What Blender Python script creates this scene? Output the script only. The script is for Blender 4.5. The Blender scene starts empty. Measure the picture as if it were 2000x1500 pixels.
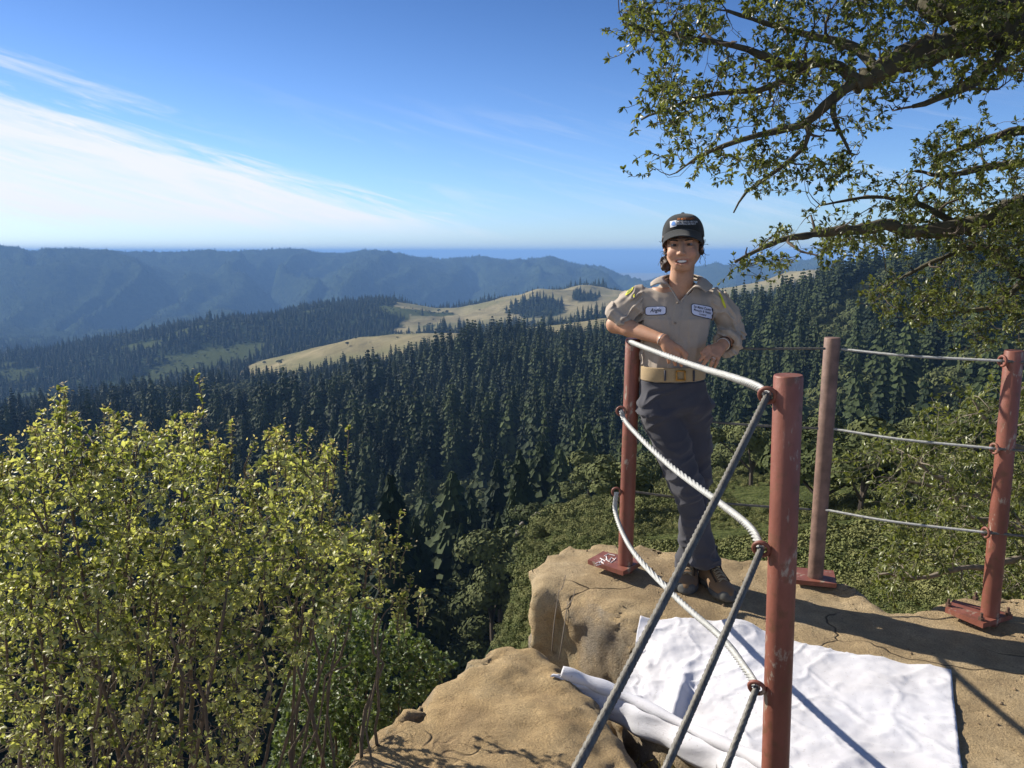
import bpy, bmesh, math, random
import numpy as np
from mathutils import Vector, Matrix, Quaternion
from mathutils.bvhtree import BVHTree

R = math.radians
scene = bpy.context.scene
COL = scene.collection

# ------------------------------------------------------------------ camera
CAM_Z = 1.53
PITCH = R(9.35)
FPX = 1570.0                      # focal length in photo pixels (photo 2000 x 1500)
cam_data = bpy.data.cameras.new('camera')
cam_data.sensor_width = 36.0
cam_data.lens = 36.0 * FPX / 2000.0
cam_data.clip_start = 0.05
cam_data.clip_end = 300000.0
cam = bpy.data.objects.new('camera', cam_data)
COL.objects.link(cam)
cam.location = (0, 0, CAM_Z)
cam.rotation_euler = (R(90) - PITCH, 0, 0)
scene.camera = cam

# ------------------------------------------------------------------ sun and sky
SUN_AZ = R(-60)                   # measured from +Y towards +X
SUN_EL = R(31.0)
sun_dir = Vector((math.sin(SUN_AZ) * math.cos(SUN_EL), math.cos(SUN_AZ) * math.cos(SUN_EL), math.sin(SUN_EL)))
sd = bpy.data.lights.new('sun', 'SUN')
sd.energy = 5.0
sd.angle = R(0.53)
sd.color = (1.0, 0.93, 0.82)
sun = bpy.data.objects.new('sun', sd)
COL.objects.link(sun)
sun.rotation_euler = (-sun_dir).to_track_quat('-Z', 'Y').to_euler()
sun.location = (-20, 12, 16)

world = bpy.data.worlds.new('World')
scene.world = world
world.use_nodes = True
wn = world.node_tree.nodes
wl = world.node_tree.links
wn.clear()


def wnode(t, **kw):
    n = wn.new(t)
    for k, v in kw.items():
        setattr(n, k, v)
    return n


def wmath(op, a, b=None, c=None, clamp=False):
    n = wn.new('ShaderNodeMath')
    n.operation = op
    n.use_clamp = clamp
    for i, v in enumerate((a, b, c)):
        if v is None:
            continue
        if isinstance(v, (int, float)):
            n.inputs[i].default_value = v
        else:
            wl.new(v, n.inputs[i])
    return n.outputs[0]


sky = wnode('ShaderNodeTexSky')
sky.sky_type = 'NISHITA'
sky.sun_disc = False
sky.sun_elevation = SUN_EL
sky.sun_rotation = SUN_AZ
sky.altitude = 700
sky.air_density = 1.0
sky.dust_density = 0.35
sky.ozone_density = 3.0
SKY_STRENGTH = 0.066
# cirrus: noise in (azimuth, elevation) of the sky direction
tc = wnode('ShaderNodeTexCoord')
sep = wnode('ShaderNodeSeparateXYZ')
wl.new(tc.outputs['Generated'], sep.inputs[0])
az = wmath('MULTIPLY', wmath('ARCTAN2', sep.outputs[0], sep.outputs[1]), 180 / math.pi)
el = wmath('MULTIPLY', wmath('ARCSINE', sep.outputs[2]), 180 / math.pi)
# sheared coordinates so the streaks fall to the right
el2 = wmath('ADD', el, wmath('MULTIPLY', az, 0.26))


def cirrus(sx, sy, seed, detail=7.0, rough=0.62, dist=0.6):
    cmb = wnode('ShaderNodeCombineXYZ')
    wl.new(wmath('MULTIPLY', az, sx), cmb.inputs[0])
    wl.new(wmath('MULTIPLY', el2, sy), cmb.inputs[1])
    cmb.inputs[2].default_value = seed
    nz = wnode('ShaderNodeTexNoise')
    nz.inputs['Scale'].default_value = 1.0
    nz.inputs['Detail'].default_value = detail
    nz.inputs['Roughness'].default_value = rough
    nz.inputs['Distortion'].default_value = dist
    wl.new(cmb.outputs[0], nz.inputs['Vector'])
    return nz.outputs[0]


def wramp(v, a, b):
    n = wn.new('ShaderNodeMapRange')
    n.interpolation_type = 'SMOOTHSTEP'
    n.inputs[1].default_value = a
    n.inputs[2].default_value = b
    n.inputs[3].default_value = 0.0
    n.inputs[4].default_value = 1.0
    if isinstance(v, (int, float)):
        n.inputs[0].default_value = v
    else:
        wl.new(v, n.inputs[0])
    return n.outputs[0]


n1 = cirrus(0.07, 0.75, 3.1, 9.0, 0.68, 0.9)
n2 = cirrus(0.16, 1.5, 7.7)
# distance under the upper edge line of the cloud bank (degrees), edge frayed with noise
edge = wmath('SUBTRACT', 0.6, el2)
edge = wmath('ADD', edge, wmath('MULTIPLY', wmath('SUBTRACT', n2, 0.5), 4.6))
bank = wmath('MULTIPLY', wramp(edge, -1.1, 0.7), wramp(el, 0.5, 2.6))
bank = wmath('MULTIPLY', bank, wmath('ADD', 0.68, wmath('MULTIPLY', wramp(n1, 0.36, 0.60), 0.34)))
# a thin streak above the bank and faint veils low in the sky
st = wmath('SUBTRACT', 1.0, wramp(wmath('ABSOLUTE', wmath('SUBTRACT', wmath('ADD', el2, wmath('MULTIPLY', n2, 1.6)), 3.6)), 0.0, 0.75))
st = wmath('MULTIPLY', wmath('MULTIPLY', st, wramp(wmath('MULTIPLY', az, -1.0), 12.0, 30.0)), wramp(n1, 0.34, 0.60))
n3 = cirrus(0.07, 0.9, 21.4)
veil = wmath('MULTIPLY', wmath('MULTIPLY', wramp(n3, 0.50, 0.72), wramp(el, 0.3, 3.0)), wmath('SUBTRACT', 1.0, wramp(el, 5.0, 12.0)))
cl = wmath('ADD', wmath('MULTIPLY', bank, 0.95), wmath('ADD', wmath('MULTIPLY', st, 0.5), wmath('MULTIPLY', veil, 0.22)), clamp=True)
mixc = wnode('ShaderNodeMix', data_type='RGBA')
wl.new(wmath('MULTIPLY', cl, 0.93), mixc.inputs[0])
# grade the clear sky a little deeper in blue, as the phone camera does
grade = wnode('ShaderNodeMix', data_type='RGBA', blend_type='MULTIPLY')
grade.inputs[0].default_value = 1.0
wl.new(sky.outputs[0], grade.inputs[6])
gmix = wnode('ShaderNodeMix', data_type='RGBA')
wl.new(wramp(el, 0.0, 22.0), gmix.inputs[0])
gmix.inputs[6].default_value = (0.92, 1.16, 1.62, 1)
gmix.inputs[7].default_value = (0.44, 0.65, 0.98, 1)
wl.new(gmix.outputs[2], grade.inputs[7])
wl.new(grade.outputs[2], mixc.inputs[6])
mixc.inputs[7].default_value = (9.3, 9.4, 9.8, 1)
bg = wnode('ShaderNodeBackground')
bg.inputs[1].default_value = SKY_STRENGTH
wl.new(mixc.outputs[2], bg.inputs[0])
wo = wnode('ShaderNodeOutputWorld')
wl.new(bg.outputs[0], wo.inputs[0])

scene.view_settings.view_transform = 'Standard'
scene.view_settings.look = 'None'
scene.view_settings.gamma = 1.0
scene.view_settings.use_curve_mapping = False
scene.view_settings.exposure = 0.66
scene.render.engine = 'CYCLES'
scene.cycles.max_bounces = 6
scene.cycles.diffuse_bounces = 3
scene.cycles.transparent_max_bounces = 8
scene.cycles.volume_bounces = 0
scene.cycles.use_denoising = True

# ------------------------------------------------------------------ helpers
CP, SP = math.cos(PITCH), math.sin(PITCH)


def ray(px, row):
    a, b = (px - 1000.0) / FPX, (750.0 - row) / FPX
    return np.array((a, CP + b * SP, -SP + b * CP))


def W(px, row, d):
    """world point seen at a photo pixel, d metres ahead of the viewpoint"""
    r = ray(px, row)
    t = d / r[1]
    return np.array((r[0] * t, d, CAM_Z + r[2] * t))


def G(px, row, z=0.0):
    """world point seen at a photo pixel on the level z"""
    r = ray(px, row)
    t = (z - CAM_Z) / r[2]
    return np.array((r[0] * t, r[1] * t, z))


def project(p):
    p = np.asarray(p, dtype=float)
    x, y, z = p[..., 0], p[..., 1], p[..., 2] - CAM_Z
    zc = y * CP - z * SP
    yc = y * SP + z * CP
    return 1000 + FPX * x / zc, 750 - FPX * yc / zc


def hash3(ix, iy, iz, seed):
    h = (ix.astype(np.int64) * 374761393 + iy.astype(np.int64) * 668265263 + iz.astype(np.int64) * 2147483647 + seed * 1274126177) & 0xFFFFFFFF
    h = ((h ^ (h >> 13)) * 1274126177) & 0xFFFFFFFF
    h = h ^ (h >> 16)
    return (h & 0xFFFF).astype(np.float32) / 32767.5 - 1.0


def vnoise(p, seed=0):
    p = np.asarray(p, dtype=np.float64)
    i = np.floor(p).astype(np.int64)
    f = (p - i).astype(np.float32)
    f = f * f * (3 - 2 * f)
    out = 0
    for dx in (0, 1):
        wx = f[..., 0] if dx else 1 - f[..., 0]
        for dy in (0, 1):
            wy = f[..., 1] if dy else 1 - f[..., 1]
            for dz in (0, 1):
                wz = f[..., 2] if dz else 1 - f[..., 2]
                out = out + wx * wy * wz * hash3(i[..., 0] + dx, i[..., 1] + dy, i[..., 2] + dz, seed)
    return out


def fbm(p, octaves=4, seed=0, gain=0.5):
    p = np.asarray(p, dtype=np.float64)
    a, s, out = 1.0, 1.0, 0
    for o in range(octaves):
        out = out + a * vnoise(p * s + o * 17.3, seed + o)
        a *= gain
        s *= 2.03
    return out


def sstep(x, a, b):
    t = np.clip((x - a) / (b - a), 0, 1)
    return t * t * (3 - 2 * t)


def tag(o, label=None, cat=None, group=None, kind=None):
    if label:
        o['label'] = label
    if cat:
        o['category'] = cat
    if group:
        o['group'] = group
    if kind:
        o['kind'] = kind
    return o


def mesh_from(name, verts, faces, smooth=True):
    """verts (n,3) array, faces list of tuples or an (m,k) array"""
    me = bpy.data.meshes.new(name)
    verts = np.asarray(verts, dtype=np.float32)
    if isinstance(faces, np.ndarray):
        k = faces.shape[1]
        me.vertices.add(len(verts))
        me.vertices.foreach_set('co', verts.ravel())
        me.loops.add(faces.size)
        me.loops.foreach_set('vertex_index', faces.astype(np.int32).ravel())
        me.polygons.add(len(faces))
        me.polygons.foreach_set('loop_start', np.arange(0, faces.size, k, dtype=np.int32))
        me.update(calc_edges=True)
    else:
        me.from_pydata([tuple(map(float, v)) for v in verts], [], [tuple(map(int, f)) for f in faces])
        me.update()
    if smooth:
        me.polygons.foreach_set('use_smooth', [True] * len(me.polygons))
    return me


def obj(name, me, mat=None, parent=None, loc=None):
    o = bpy.data.objects.new(name, me)
    COL.objects.link(o)
    if mat is not None:
        if isinstance(mat, (list, tuple)):
            for m in mat:
                me.materials.append(m)
        else:
            me.materials.append(mat)
    if parent is not None:
        o.parent = parent
    if loc is not None:
        o.location = loc
    return o


def empty(name, loc=(0, 0, 0)):
    o = bpy.data.objects.new(name, None)
    o.empty_display_size = 0.1
    COL.objects.link(o)
    o.location = loc
    return o


def shift(verts, loc):
    return np.asarray(verts, dtype=float) - np.asarray(loc, dtype=float)


def set_attr(me, name, values):
    a = me.attributes.new(name, 'FLOAT', 'POINT')
    a.data.foreach_set('value', np.asarray(values, dtype=np.float32))


def set_col(me, name, rgb):
    rgb = np.asarray(rgb, dtype=np.float32)
    a = me.attributes.new(name, 'FLOAT_COLOR', 'POINT')
    full = np.ones((len(rgb), 4), dtype=np.float32)
    full[:, :3] = rgb
    a.data.foreach_set('color', full.ravel())


class MB:
    """collects simple shapes into one mesh"""

    def __init__(self):
        self.v, self.f, self.n = [], [], 0

    def add(self, verts, faces):
        verts = np.asarray(verts, dtype=float)
        self.v.append(verts)
        self.f += [tuple(i + self.n for i in f) for f in faces]
        self.n += len(verts)

    def box(self, c, s, rot=None):
        v = np.array([(x, y, z) for x in (-.5, .5) for y in (-.5, .5) for z in (-.5, .5)]) * np.array(s)
        if rot is not None:
            v = v @ np.array(rot).T
        self.add(v + np.array(c), [(0, 1, 3, 2), (4, 6, 7, 5), (0, 4, 5, 1), (2, 3, 7, 6), (0, 2, 6, 4), (1, 5, 7, 3)])

    def tube(self, pts, rad, seg=8, caps=True, lobes=0, lobe_amp=0.0, lay=0.1):
        pts = np.asarray(pts, dtype=float)
        n = len(pts)
        rad = np.full(n, rad) if np.isscalar(rad) else np.asarray(rad, dtype=float)
        t = np.gradient(pts, axis=0)
        t /= np.linalg.norm(t, axis=1)[:, None] + 1e-12
        up = np.array((0, 0, 1.0)) if abs(t[0][2]) < 0.9 else np.array((1.0, 0, 0))
        a = np.cross(t[0], up)
        a /= np.linalg.norm(a)
        rings = []
        ang = np.linspace(0, 2 * np.pi, seg, endpoint=False)
        s = 0.0
        for i in range(n):
            if i:
                s += np.linalg.norm(pts[i] - pts[i - 1])
                a = a - t[i] * np.dot(a, t[i])
                a /= np.linalg.norm(a) + 1e-12
            b = np.cross(t[i], a)
            r = rad[i] * (1 + lobe_amp * (np.abs(np.cos(0.5 * lobes * (ang + 2 * np.pi * s / lay))) - 0.6)) if lobes else np.full(seg, rad[i])
            rings.append(pts[i] + np.outer(np.cos(ang) * r, a) + np.outer(np.sin(ang) * r, b))
        v = np.concatenate(rings)
        f = []
        for i in range(n - 1):
            for j in range(seg):
                k = (j + 1) % seg
                f.append((i * seg + j, i * seg + k, (i + 1) * seg + k, (i + 1) * seg + j))
        if caps:
            f.append(tuple(range(seg - 1, -1, -1)))
            f.append(tuple((n - 1) * seg + j for j in range(seg)))
        self.add(v, f)

    def mesh(self, name, smooth=True, loc=None):
        v = np.concatenate(self.v)
        if loc is not None:
            v = shift(v, loc)
        return mesh_from(name, v, self.f, smooth)


def catmull(pts, n):
    """smooth curve through pts, n samples"""
    p = np.asarray(pts, dtype=float)
    p = np.vstack([2 * p[0] - p[1], p, 2 * p[-1] - p[-2]])
    out = []
    m = len(p) - 3
    for u in np.linspace(0, m - 1e-9, n):
        i = int(u)
        t = u - i
        a, b, c, d = p[i], p[i + 1], p[i + 2], p[i + 3]
        out.append(0.5 * (2 * b + (c - a) * t + (2 * a - 5 * b + 4 * c - d) * t * t + (3 * b - a - 3 * c + d) * t ** 3))
    return np.array(out)


# ------------------------------------------------------------------ signed fields -> meshes
class Field:
    """a voxel field of signed distance; shapes are blended in and the zero surface is meshed"""

    def __init__(self, lo, hi, res):
        self.lo = np.asarray(lo, dtype=float)
        self.res = res
        self.n = np.ceil((np.asarray(hi) - self.lo) / res).astype(int) + 1
        self.d = np.full(self.n, 0.5, dtype=np.float32)

    def block(self, lo, hi):
        i0 = np.clip(np.floor((np.asarray(lo) - self.lo) / self.res).astype(int), 0, self.n - 1)
        i1 = np.clip(np.ceil((np.asarray(hi) - self.lo) / self.res).astype(int) + 1, 1, self.n)
        sl = tuple(slice(a, b) for a, b in zip(i0, i1))
        ax = [self.lo[k] + np.arange(i0[k], i1[k]) * self.res for k in range(3)]
        X, Y, Z = np.meshgrid(*ax, indexing='ij')
        return sl, np.stack([X, Y, Z], -1)

    def put(self, fn, lo, hi, k=0.01, op='add'):
        m = k + 3 * self.res
        sl, P = self.block(np.asarray(lo) - m, np.asarray(hi) + m)
        if P.size == 0:
            return
        v = fn(P).astype(np.float32)
        cur = self.d[sl]
        if op == 'add':
            h = np.clip(0.5 + 0.5 * (cur - v) / k, 0, 1)
            self.d[sl] = cur * (1 - h) + v * h - k * h * (1 - h)
        else:
            v = -v
            h = np.clip(0.5 - 0.5 * (cur - v) / k, 0, 1)
            self.d[sl] = cur * (1 - h) + v * h + k * h * (1 - h)

    def cone(self, a, b, ra, rb, k=0.01, op='add'):
        a, b = np.asarray(a, float), np.asarray(b, float)
        ab = b - a
        L2 = float(ab @ ab) + 1e-12
        rm = max(ra, rb)

        def fn(P):
            t = np.clip(((P - a) @ ab) / L2, 0, 1)
            return np.linalg.norm(P - (a + t[..., None] * ab), axis=-1) - (ra + (rb - ra) * t)
        self.put(fn, np.minimum(a, b) - rm, np.maximum(a, b) + rm, k, op)

    def chain(self, pts, rads, k=0.01):
        for i in range(len(pts) - 1):
            self.cone(pts[i], pts[i + 1], rads[i], rads[i + 1], k)

    def ell(self, c, r, k=0.01, op='add', rot=None):
        c, r = np.asarray(c, float), np.asarray(r, float)

        def fn(P):
            q = P - c
            if rot is not None:
                q = q @ np.asarray(rot)
            l1 = np.linalg.norm(q / r, axis=-1)
            l2 = np.linalg.norm(q / (r * r), axis=-1) + 1e-9
            return l1 * (l1 - 1) / l2
        m = r.max() if rot is not None else r
        self.put(fn, c - m, c + m, k, op)

    def loft(self, table, k=0.01, power=2.3):
        """table rows: z, cx, cy, a, b - stacked superellipses"""
        T = np.array(sorted(table, key=lambda r: r[0]), dtype=float)

        def fn(P):
            z = P[..., 2]
            cx, cy, a, b = (np.interp(z, T[:, 0], T[:, j]) for j in (1, 2, 3, 4))
            q = (np.abs((P[..., 0] - cx) / a) ** power + np.abs((P[..., 1] - cy) / b) ** power) ** (1 / power)
            d = (q - 1) * np.minimum(a, b)
            dz = np.maximum(T[0, 0] - z, z - T[-1, 0])
            return np.maximum(d, dz)
        lo = np.array([(T[:, 1] - T[:, 3]).min(), (T[:, 2] - T[:, 4]).min(), T[0, 0]])
        hi = np.array([(T[:, 1] + T[:, 3]).max(), (T[:, 2] + T[:, 4]).max(), T[-1, 0]])
        self.put(fn, lo, hi, k)

    def cut(self, p, nrm):
        """remove what lies on the side nrm points to"""
        nrm = np.asarray(nrm, float) / np.linalg.norm(nrm)
        sl, P = self.block(self.lo, self.lo + self.n * self.res)
        self.d = np.maximum(self.d, -((P - np.asarray(p)) @ -nrm)).astype(np.float32)

    def points(self):
        return self.block(self.lo, self.lo + self.n * self.res)[1]

    def mesh(self):
        d = self.d
        s = d < 0
        c = [d[a:d.shape[0] - 1 + a, b:d.shape[1] - 1 + b, e:d.shape[2] - 1 + e] for a in (0, 1) for b in (0, 1) for e in (0, 1)]
        cs = [x < 0 for x in c]
        cnt = sum(x.astype(np.int8) for x in cs)
        act = (cnt > 0) & (cnt < 8)
        idx = np.full(act.shape, -1, dtype=np.int64)
        I = np.argwhere(act)
        idx[act] = np.arange(len(I))
        vals = np.stack([x[act] for x in c], 1)
        corner = np.array([(a, b, e) for a in (0, 1) for b in (0, 1) for e in (0, 1)], dtype=float)
        acc = np.zeros((len(I), 3))
        num = np.zeros(len(I))
        for i in range(8):
            for j in range(i + 1, 8):
                if np.abs(corner[i] - corner[j]).sum() != 1:
                    continue
                m = (vals[:, i] < 0) != (vals[:, j] < 0)
                t = np.where(m, vals[:, i] / np.where(m, vals[:, i] - vals[:, j], 1), 0)
                acc += np.where(m[:, None], corner[i] + t[:, None] * (corner[j] - corner[i]), 0)
                num += m
        V = (I + acc / num[:, None]) * self.res + self.lo
        F = []
        for ax in range(3):
            o = [k for k in range(3) if k != ax]
            sl0 = [slice(None)] * 3
            sl1 = [slice(None)] * 3
            sl0[ax] = slice(0, -1)
            sl1[ax] = slice(1, None)
            a, b = s[tuple(sl0)], s[tuple(sl1)]
            for flip, m in ((False, a & ~b), (True, ~a & b)):
                E = np.argwhere(m)
                ok = (E[:, o[0]] > 0) & (E[:, o[1]] > 0) & (E[:, o[0]] < self.n[o[0]] - 1) & (E[:, o[1]] < self.n[o[1]] - 1)
                E = E[ok]
                q = []
                for da, db in ((-1, -1), (0, -1), (0, 0), (-1, 0)):
                    e = E.copy()
                    e[:, o[0]] += da
                    e[:, o[1]] += db
                    q.append(idx[e[:, 0], e[:, 1], e[:, 2]])
                q = np.stack(q, 1)
                if flip != (ax == 1):
                    q = q[:, ::-1]
                F.append(q)
        F = np.concatenate(F)
        F = F[(F >= 0).all(1)]
        return V, F
# ------------------------------------------------------------------ materials
def new_mat(name):
    m = bpy.data.materials.new(name)
    m.use_nodes = True
    nt = m.node_tree
    b = nt.nodes['Principled BSDF']
    return m, nt, b


def nnode(nt, t, **kw):
    n = nt.nodes.new(t)
    for k, v in kw.items():
        setattr(n, k, v)
    return n


def ramp(nt, fac, stops):
    r = nt.nodes.new('ShaderNodeValToRGB')
    e = r.color_ramp.elements
    while len(e) < len(stops):
        e.new(0.5)
    for x, (pos, col) in zip(e, stops):
        x.position = pos
        x.color = (*col, 1)
    nt.links.new(fac, r.inputs[0])
    return r.outputs[0]


def noise(nt, scale, detail=5, rough=0.55, vec=None, dist=0.0):
    n = nt.nodes.new('ShaderNodeTexNoise')
    n.inputs['Scale'].default_value = scale
    n.inputs['Detail'].default_value = detail
    n.inputs['Roughness'].default_value = rough
    n.inputs['Distortion'].default_value = dist
    if vec is not None:
        nt.links.new(vec, n.inputs['Vector'])
    return n.outputs[0]


def coords(nt, kind='Object', scale=None):
    t = nt.nodes.new('ShaderNodeTexCoord').outputs[kind]
    if scale:
        m = nt.nodes.new('ShaderNodeMapping')
        m.inputs['Scale'].default_value = scale
        nt.links.new(t, m.inputs[0])
        t = m.outputs[0]
    return t


def mix(nt, fac, a, b, mode='MIX'):
    n = nt.nodes.new('ShaderNodeMix')
    n.data_type = 'RGBA'
    n.blend_type = mode
    for sock, v in ((0, fac), (6, a), (7, b)):
        if isinstance(v, (int, float)):
            n.inputs[sock].default_value = v
        elif isinstance(v, tuple):
            n.inputs[sock].default_value = (*v, 1)
        else:
            nt.links.new(v, n.inputs[sock])
    return n.outputs[2]


def bump(nt, b, height, strength=0.3, dist=0.01):
    n = nt.nodes.new('ShaderNodeBump')
    n.inputs['Strength'].default_value = strength
    n.inputs['Distance'].default_value = dist
    nt.links.new(height, n.inputs['Height'])
    nt.links.new(n.outputs[0], b.inputs['Normal'])


def simple(name, col, rough=0.7, var=0.15, scale=20, metallic=0.0, bumpy=0.0, bscale=200, sheen=0.0):
    m, nt, b = new_mat(name)
    c = coords(nt)
    n = noise(nt, scale, 5, 0.6, c)
    lo = tuple(x * (1 - var) for x in col)
    hi = tuple(min(1, x * (1 + var)) for x in col)
    nt.links.new(ramp(nt, n, [(0.3, lo), (0.7, hi)]), b.inputs['Base Color'])
    b.inputs['Roughness'].default_value = rough
    b.inputs['Metallic'].default_value = metallic
    if sheen:
        b.inputs['Sheen Weight'].default_value = sheen
    if bumpy:
        bump(nt, b, noise(nt, bscale, 3, 0.6, c), bumpy, 0.004)
    return m


def attr(nt, name, out='Fac'):
    a = nt.nodes.new('ShaderNodeAttribute')
    a.attribute_name = name
    return a.outputs[out]


def leaf_mat(name, col, col2, trans=0.35, rough=0.45, spec=0.4):
    """leaves: colour varies leaf by leaf (attribute tint), some light passes through"""
    m, nt, b = new_mat(name)
    t = attr(nt, 'tint')
    c = ramp(nt, t, [(0.0, col), (0.72, col2), (1.0, tuple(min(1, x * 1.25) for x in col2))])
    nt.links.new(c, b.inputs['Base Color'])
    b.inputs['Roughness'].default_value = rough
    b.inputs['Specular IOR Level'].default_value = spec
    tr = nt.nodes.new('ShaderNodeBsdfTranslucent')
    nt.links.new(mix(nt, 1.0, c, (1.25, 1.3, 0.55), 'MULTIPLY'), tr.inputs[0])
    ms = nt.nodes.new('ShaderNodeMixShader')
    ms.inputs[0].default_value = trans
    nt.links.new(b.outputs[0], ms.inputs[1])
    nt.links.new(tr.outputs[0], ms.inputs[2])
    nt.links.new(ms.outputs[0], nt.nodes['Material Output'].inputs[0])
    return m


def rock_mat(name, base, dark, light, lichen=0.35):
    m, nt, b = new_mat(name)
    c = coords(nt)
    n1 = noise(nt, 2.2, 8, 0.62, c, 0.4)
    n2 = noise(nt, 14, 6, 0.65, c)
    n3 = noise(nt, 5.0, 8, 0.7, c, 0.8)
    col = ramp(nt, n1, [(0.28, dark), (0.5, base), (0.74, light)])
    col = mix(nt, 0.45, col, ramp(nt, n2, [(0.3, (0.35, 0.33, 0.3)), (0.62, (1.0, 1.0, 1.0))]), 'MULTIPLY')
    # lichen and weathering follow the steeper faces
    geo = nt.nodes.new('ShaderNodeNewGeometry')
    sp = nt.nodes.new('ShaderNodeSeparateXYZ')
    nt.links.new(geo.outputs['True Normal'], sp.inputs[0])
    steep = ramp(nt, sp.outputs[2], [(0.35, (1, 1, 1)), (0.9, (0.12, 0.12, 0.12))])
    lf = mix(nt, 1.0, ramp(nt, n3, [(0.50, (0, 0, 0)), (0.62, (lichen, lichen, lichen))]), steep, 'MULTIPLY')
    col = mix(nt, lf, col, (0.36, 0.37, 0.27))
    wf = mix(nt, 1.0, ramp(nt, noise(nt, 1.6, 6, 0.6, c, 0.5), [(0.34, (0, 0, 0)), (0.54, (0.85, 0.85, 0.85))]), steep, 'MULTIPLY')
    col = mix(nt, wf, col, (0.27, 0.235, 0.19))
    vor = nt.nodes.new('ShaderNodeTexVoronoi')
    vor.feature = 'DISTANCE_TO_EDGE'
    vor.inputs['Scale'].default_value = 1.5
    wv = nt.nodes.new('ShaderNodeVectorMath')
    wv.operation = 'ADD'
    nt.links.new(c, wv.inputs[0])
    nv_ = nt.nodes.new('ShaderNodeTexNoise')
    nv_.inputs['Scale'].default_value = 1.3
    nv_.inputs['Detail'].default_value = 4
    nt.links.new(c, nv_.inputs['Vector'])
    nt.links.new(nv_.outputs['Color'], wv.inputs[1])
    nt.links.new(wv.outputs[0], vor.inputs['Vector'])
    line = ramp(nt, vor.outputs[0], [(0.002, (1, 1, 1)), (0.009, (0, 0, 0))])
    gate = ramp(nt, noise(nt, 1.7, 3, 0.5, c), [(0.52, (0, 0, 0)), (0.60, (1, 1, 1))])
    crk = mix(nt, 1.0, line, gate, 'MULTIPLY')
    col = mix(nt, mix(nt, 1.0, crk, (0.85, 0.85, 0.85), 'MULTIPLY'), col, (0.05, 0.035, 0.022))
    grain = ramp(nt, noise(nt, 160, 3, 0.7, c), [(0.32, (0.66, 0.65, 0.63)), (0.5, (1, 1, 1)), (0.68, (1.25, 1.24, 1.2))])
    col = mix(nt, 0.8, col, grain, 'MULTIPLY')
    spots = ramp(nt, noise(nt, 38, 3, 0.5, c), [(0.66, (1, 1, 1)), (0.74, (0.45, 0.42, 0.38))])
    col = mix(nt, 0.6, col, spots, 'MULTIPLY')
    nt.links.new(col, b.inputs['Base Color'])
    b.inputs['Roughness'].default_value = 0.92
    b.inputs['Specular IOR Level'].default_value = 0.15
    h = mix(nt, 0.45, noise(nt, 18, 9, 0.75, c, 0.3), noise(nt, 120, 6, 0.75, c))
    h = mix(nt, crk, h, (0, 0, 0))
    bump(nt, b, h, 1.0, 0.03)
    return m


M = {}
M['rock'] = rock_mat('sandstone', (0.50, 0.370, 0.205), (0.34, 0.245, 0.14), (0.60, 0.475, 0.295))
M['rock2'] = rock_mat('sandstone_boulder', (0.52, 0.37, 0.19), (0.30, 0.205, 0.115), (0.62, 0.475, 0.275), 0.6)
M['soil'] = simple('dry_soil', (0.20, 0.145, 0.085), 0.95, 0.4, 9, bumpy=0.8, bscale=60)


def post_mat():
    m, nt, b = new_mat('red_oxide_paint')
    c = coords(nt)
    cs = coords(nt, 'Object', (1, 1, 0.35))
    col = ramp(nt, noise(nt, 9, 6, 0.6, cs), [(0.3, (0.145, 0.050, 0.033)), (0.55, (0.225, 0.080, 0.054)), (0.75, (0.30, 0.135, 0.098))])
    chip = ramp(nt, noise(nt, 13, 7, 0.65, cs, 0.3), [(0.585, (0, 0, 0)), (0.625, (0.8, 0.8, 0.8))])
    col = mix(nt, chip, col, (0.36, 0.32, 0.25))
    rust = ramp(nt, noise(nt, 26, 5, 0.6, c), [(0.54, (0, 0, 0)), (0.66, (0.75, 0.75, 0.75))])
    col = mix(nt, rust, col, (0.14, 0.065, 0.035))
    nt.links.new(col, b.inputs['Base Color'])
    b.inputs['Roughness'].default_value = 0.5
    b.inputs['Specular IOR Level'].default_value = 0.35
    bump(nt, b, noise(nt, 90, 4, 0.6, c), 0.25, 0.003)
    return m


M['post'] = post_mat()
M['post_grey'] = simple('weathered_post_paint', (0.165, 0.10, 0.075), 0.65, 0.45, 14, bumpy=0.3, bscale=90)
M['steel_light'] = simple('galvanised_cable', (0.36, 0.365, 0.35), 0.55, 0.2, 60, 0.1)
M['steel_dark'] = simple('weathered_cable', (0.135, 0.128, 0.112), 0.6, 0.35, 60, 0.2)
M['bolt'] = simple('rusty_bolt', (0.10, 0.055, 0.035), 0.7, 0.4, 60)
M['scrawl'] = simple('white_marker', (0.75, 0.72, 0.72), 0.6, 0.05)


def towel_mat():
    m, nt, b = new_mat('white_terry')
    c = coords(nt)
    dirt = ramp(nt, noise(nt, 85, 3, 0.6, c), [(0.64, (0.84, 0.84, 0.88)), (0.70, (0.40, 0.35, 0.30))])
    col = mix(nt, 0.6, ramp(nt, noise(nt, 3, 4, 0.6, c), [(0.35, (0.58, 0.565, 0.56)), (0.6, (0.68, 0.68, 0.70))]), dirt, 'MULTIPLY')
    col = mix(nt, 0.25, col, (0.66, 0.66, 0.70))
    nt.links.new(col, b.inputs['Base Color'])
    b.inputs['Roughness'].default_value = 1.0
    b.inputs['Specular IOR Level'].default_value = 0.05
    b.inputs['Sheen Weight'].default_value = 0.25
    bump(nt, b, mix(nt, 0.5, noise(nt, 420, 2, 0.6, c), noise(nt, 45, 5, 0.6, c)), 0.5, 0.006)
    return m


M['towel'] = towel_mat()


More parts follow.
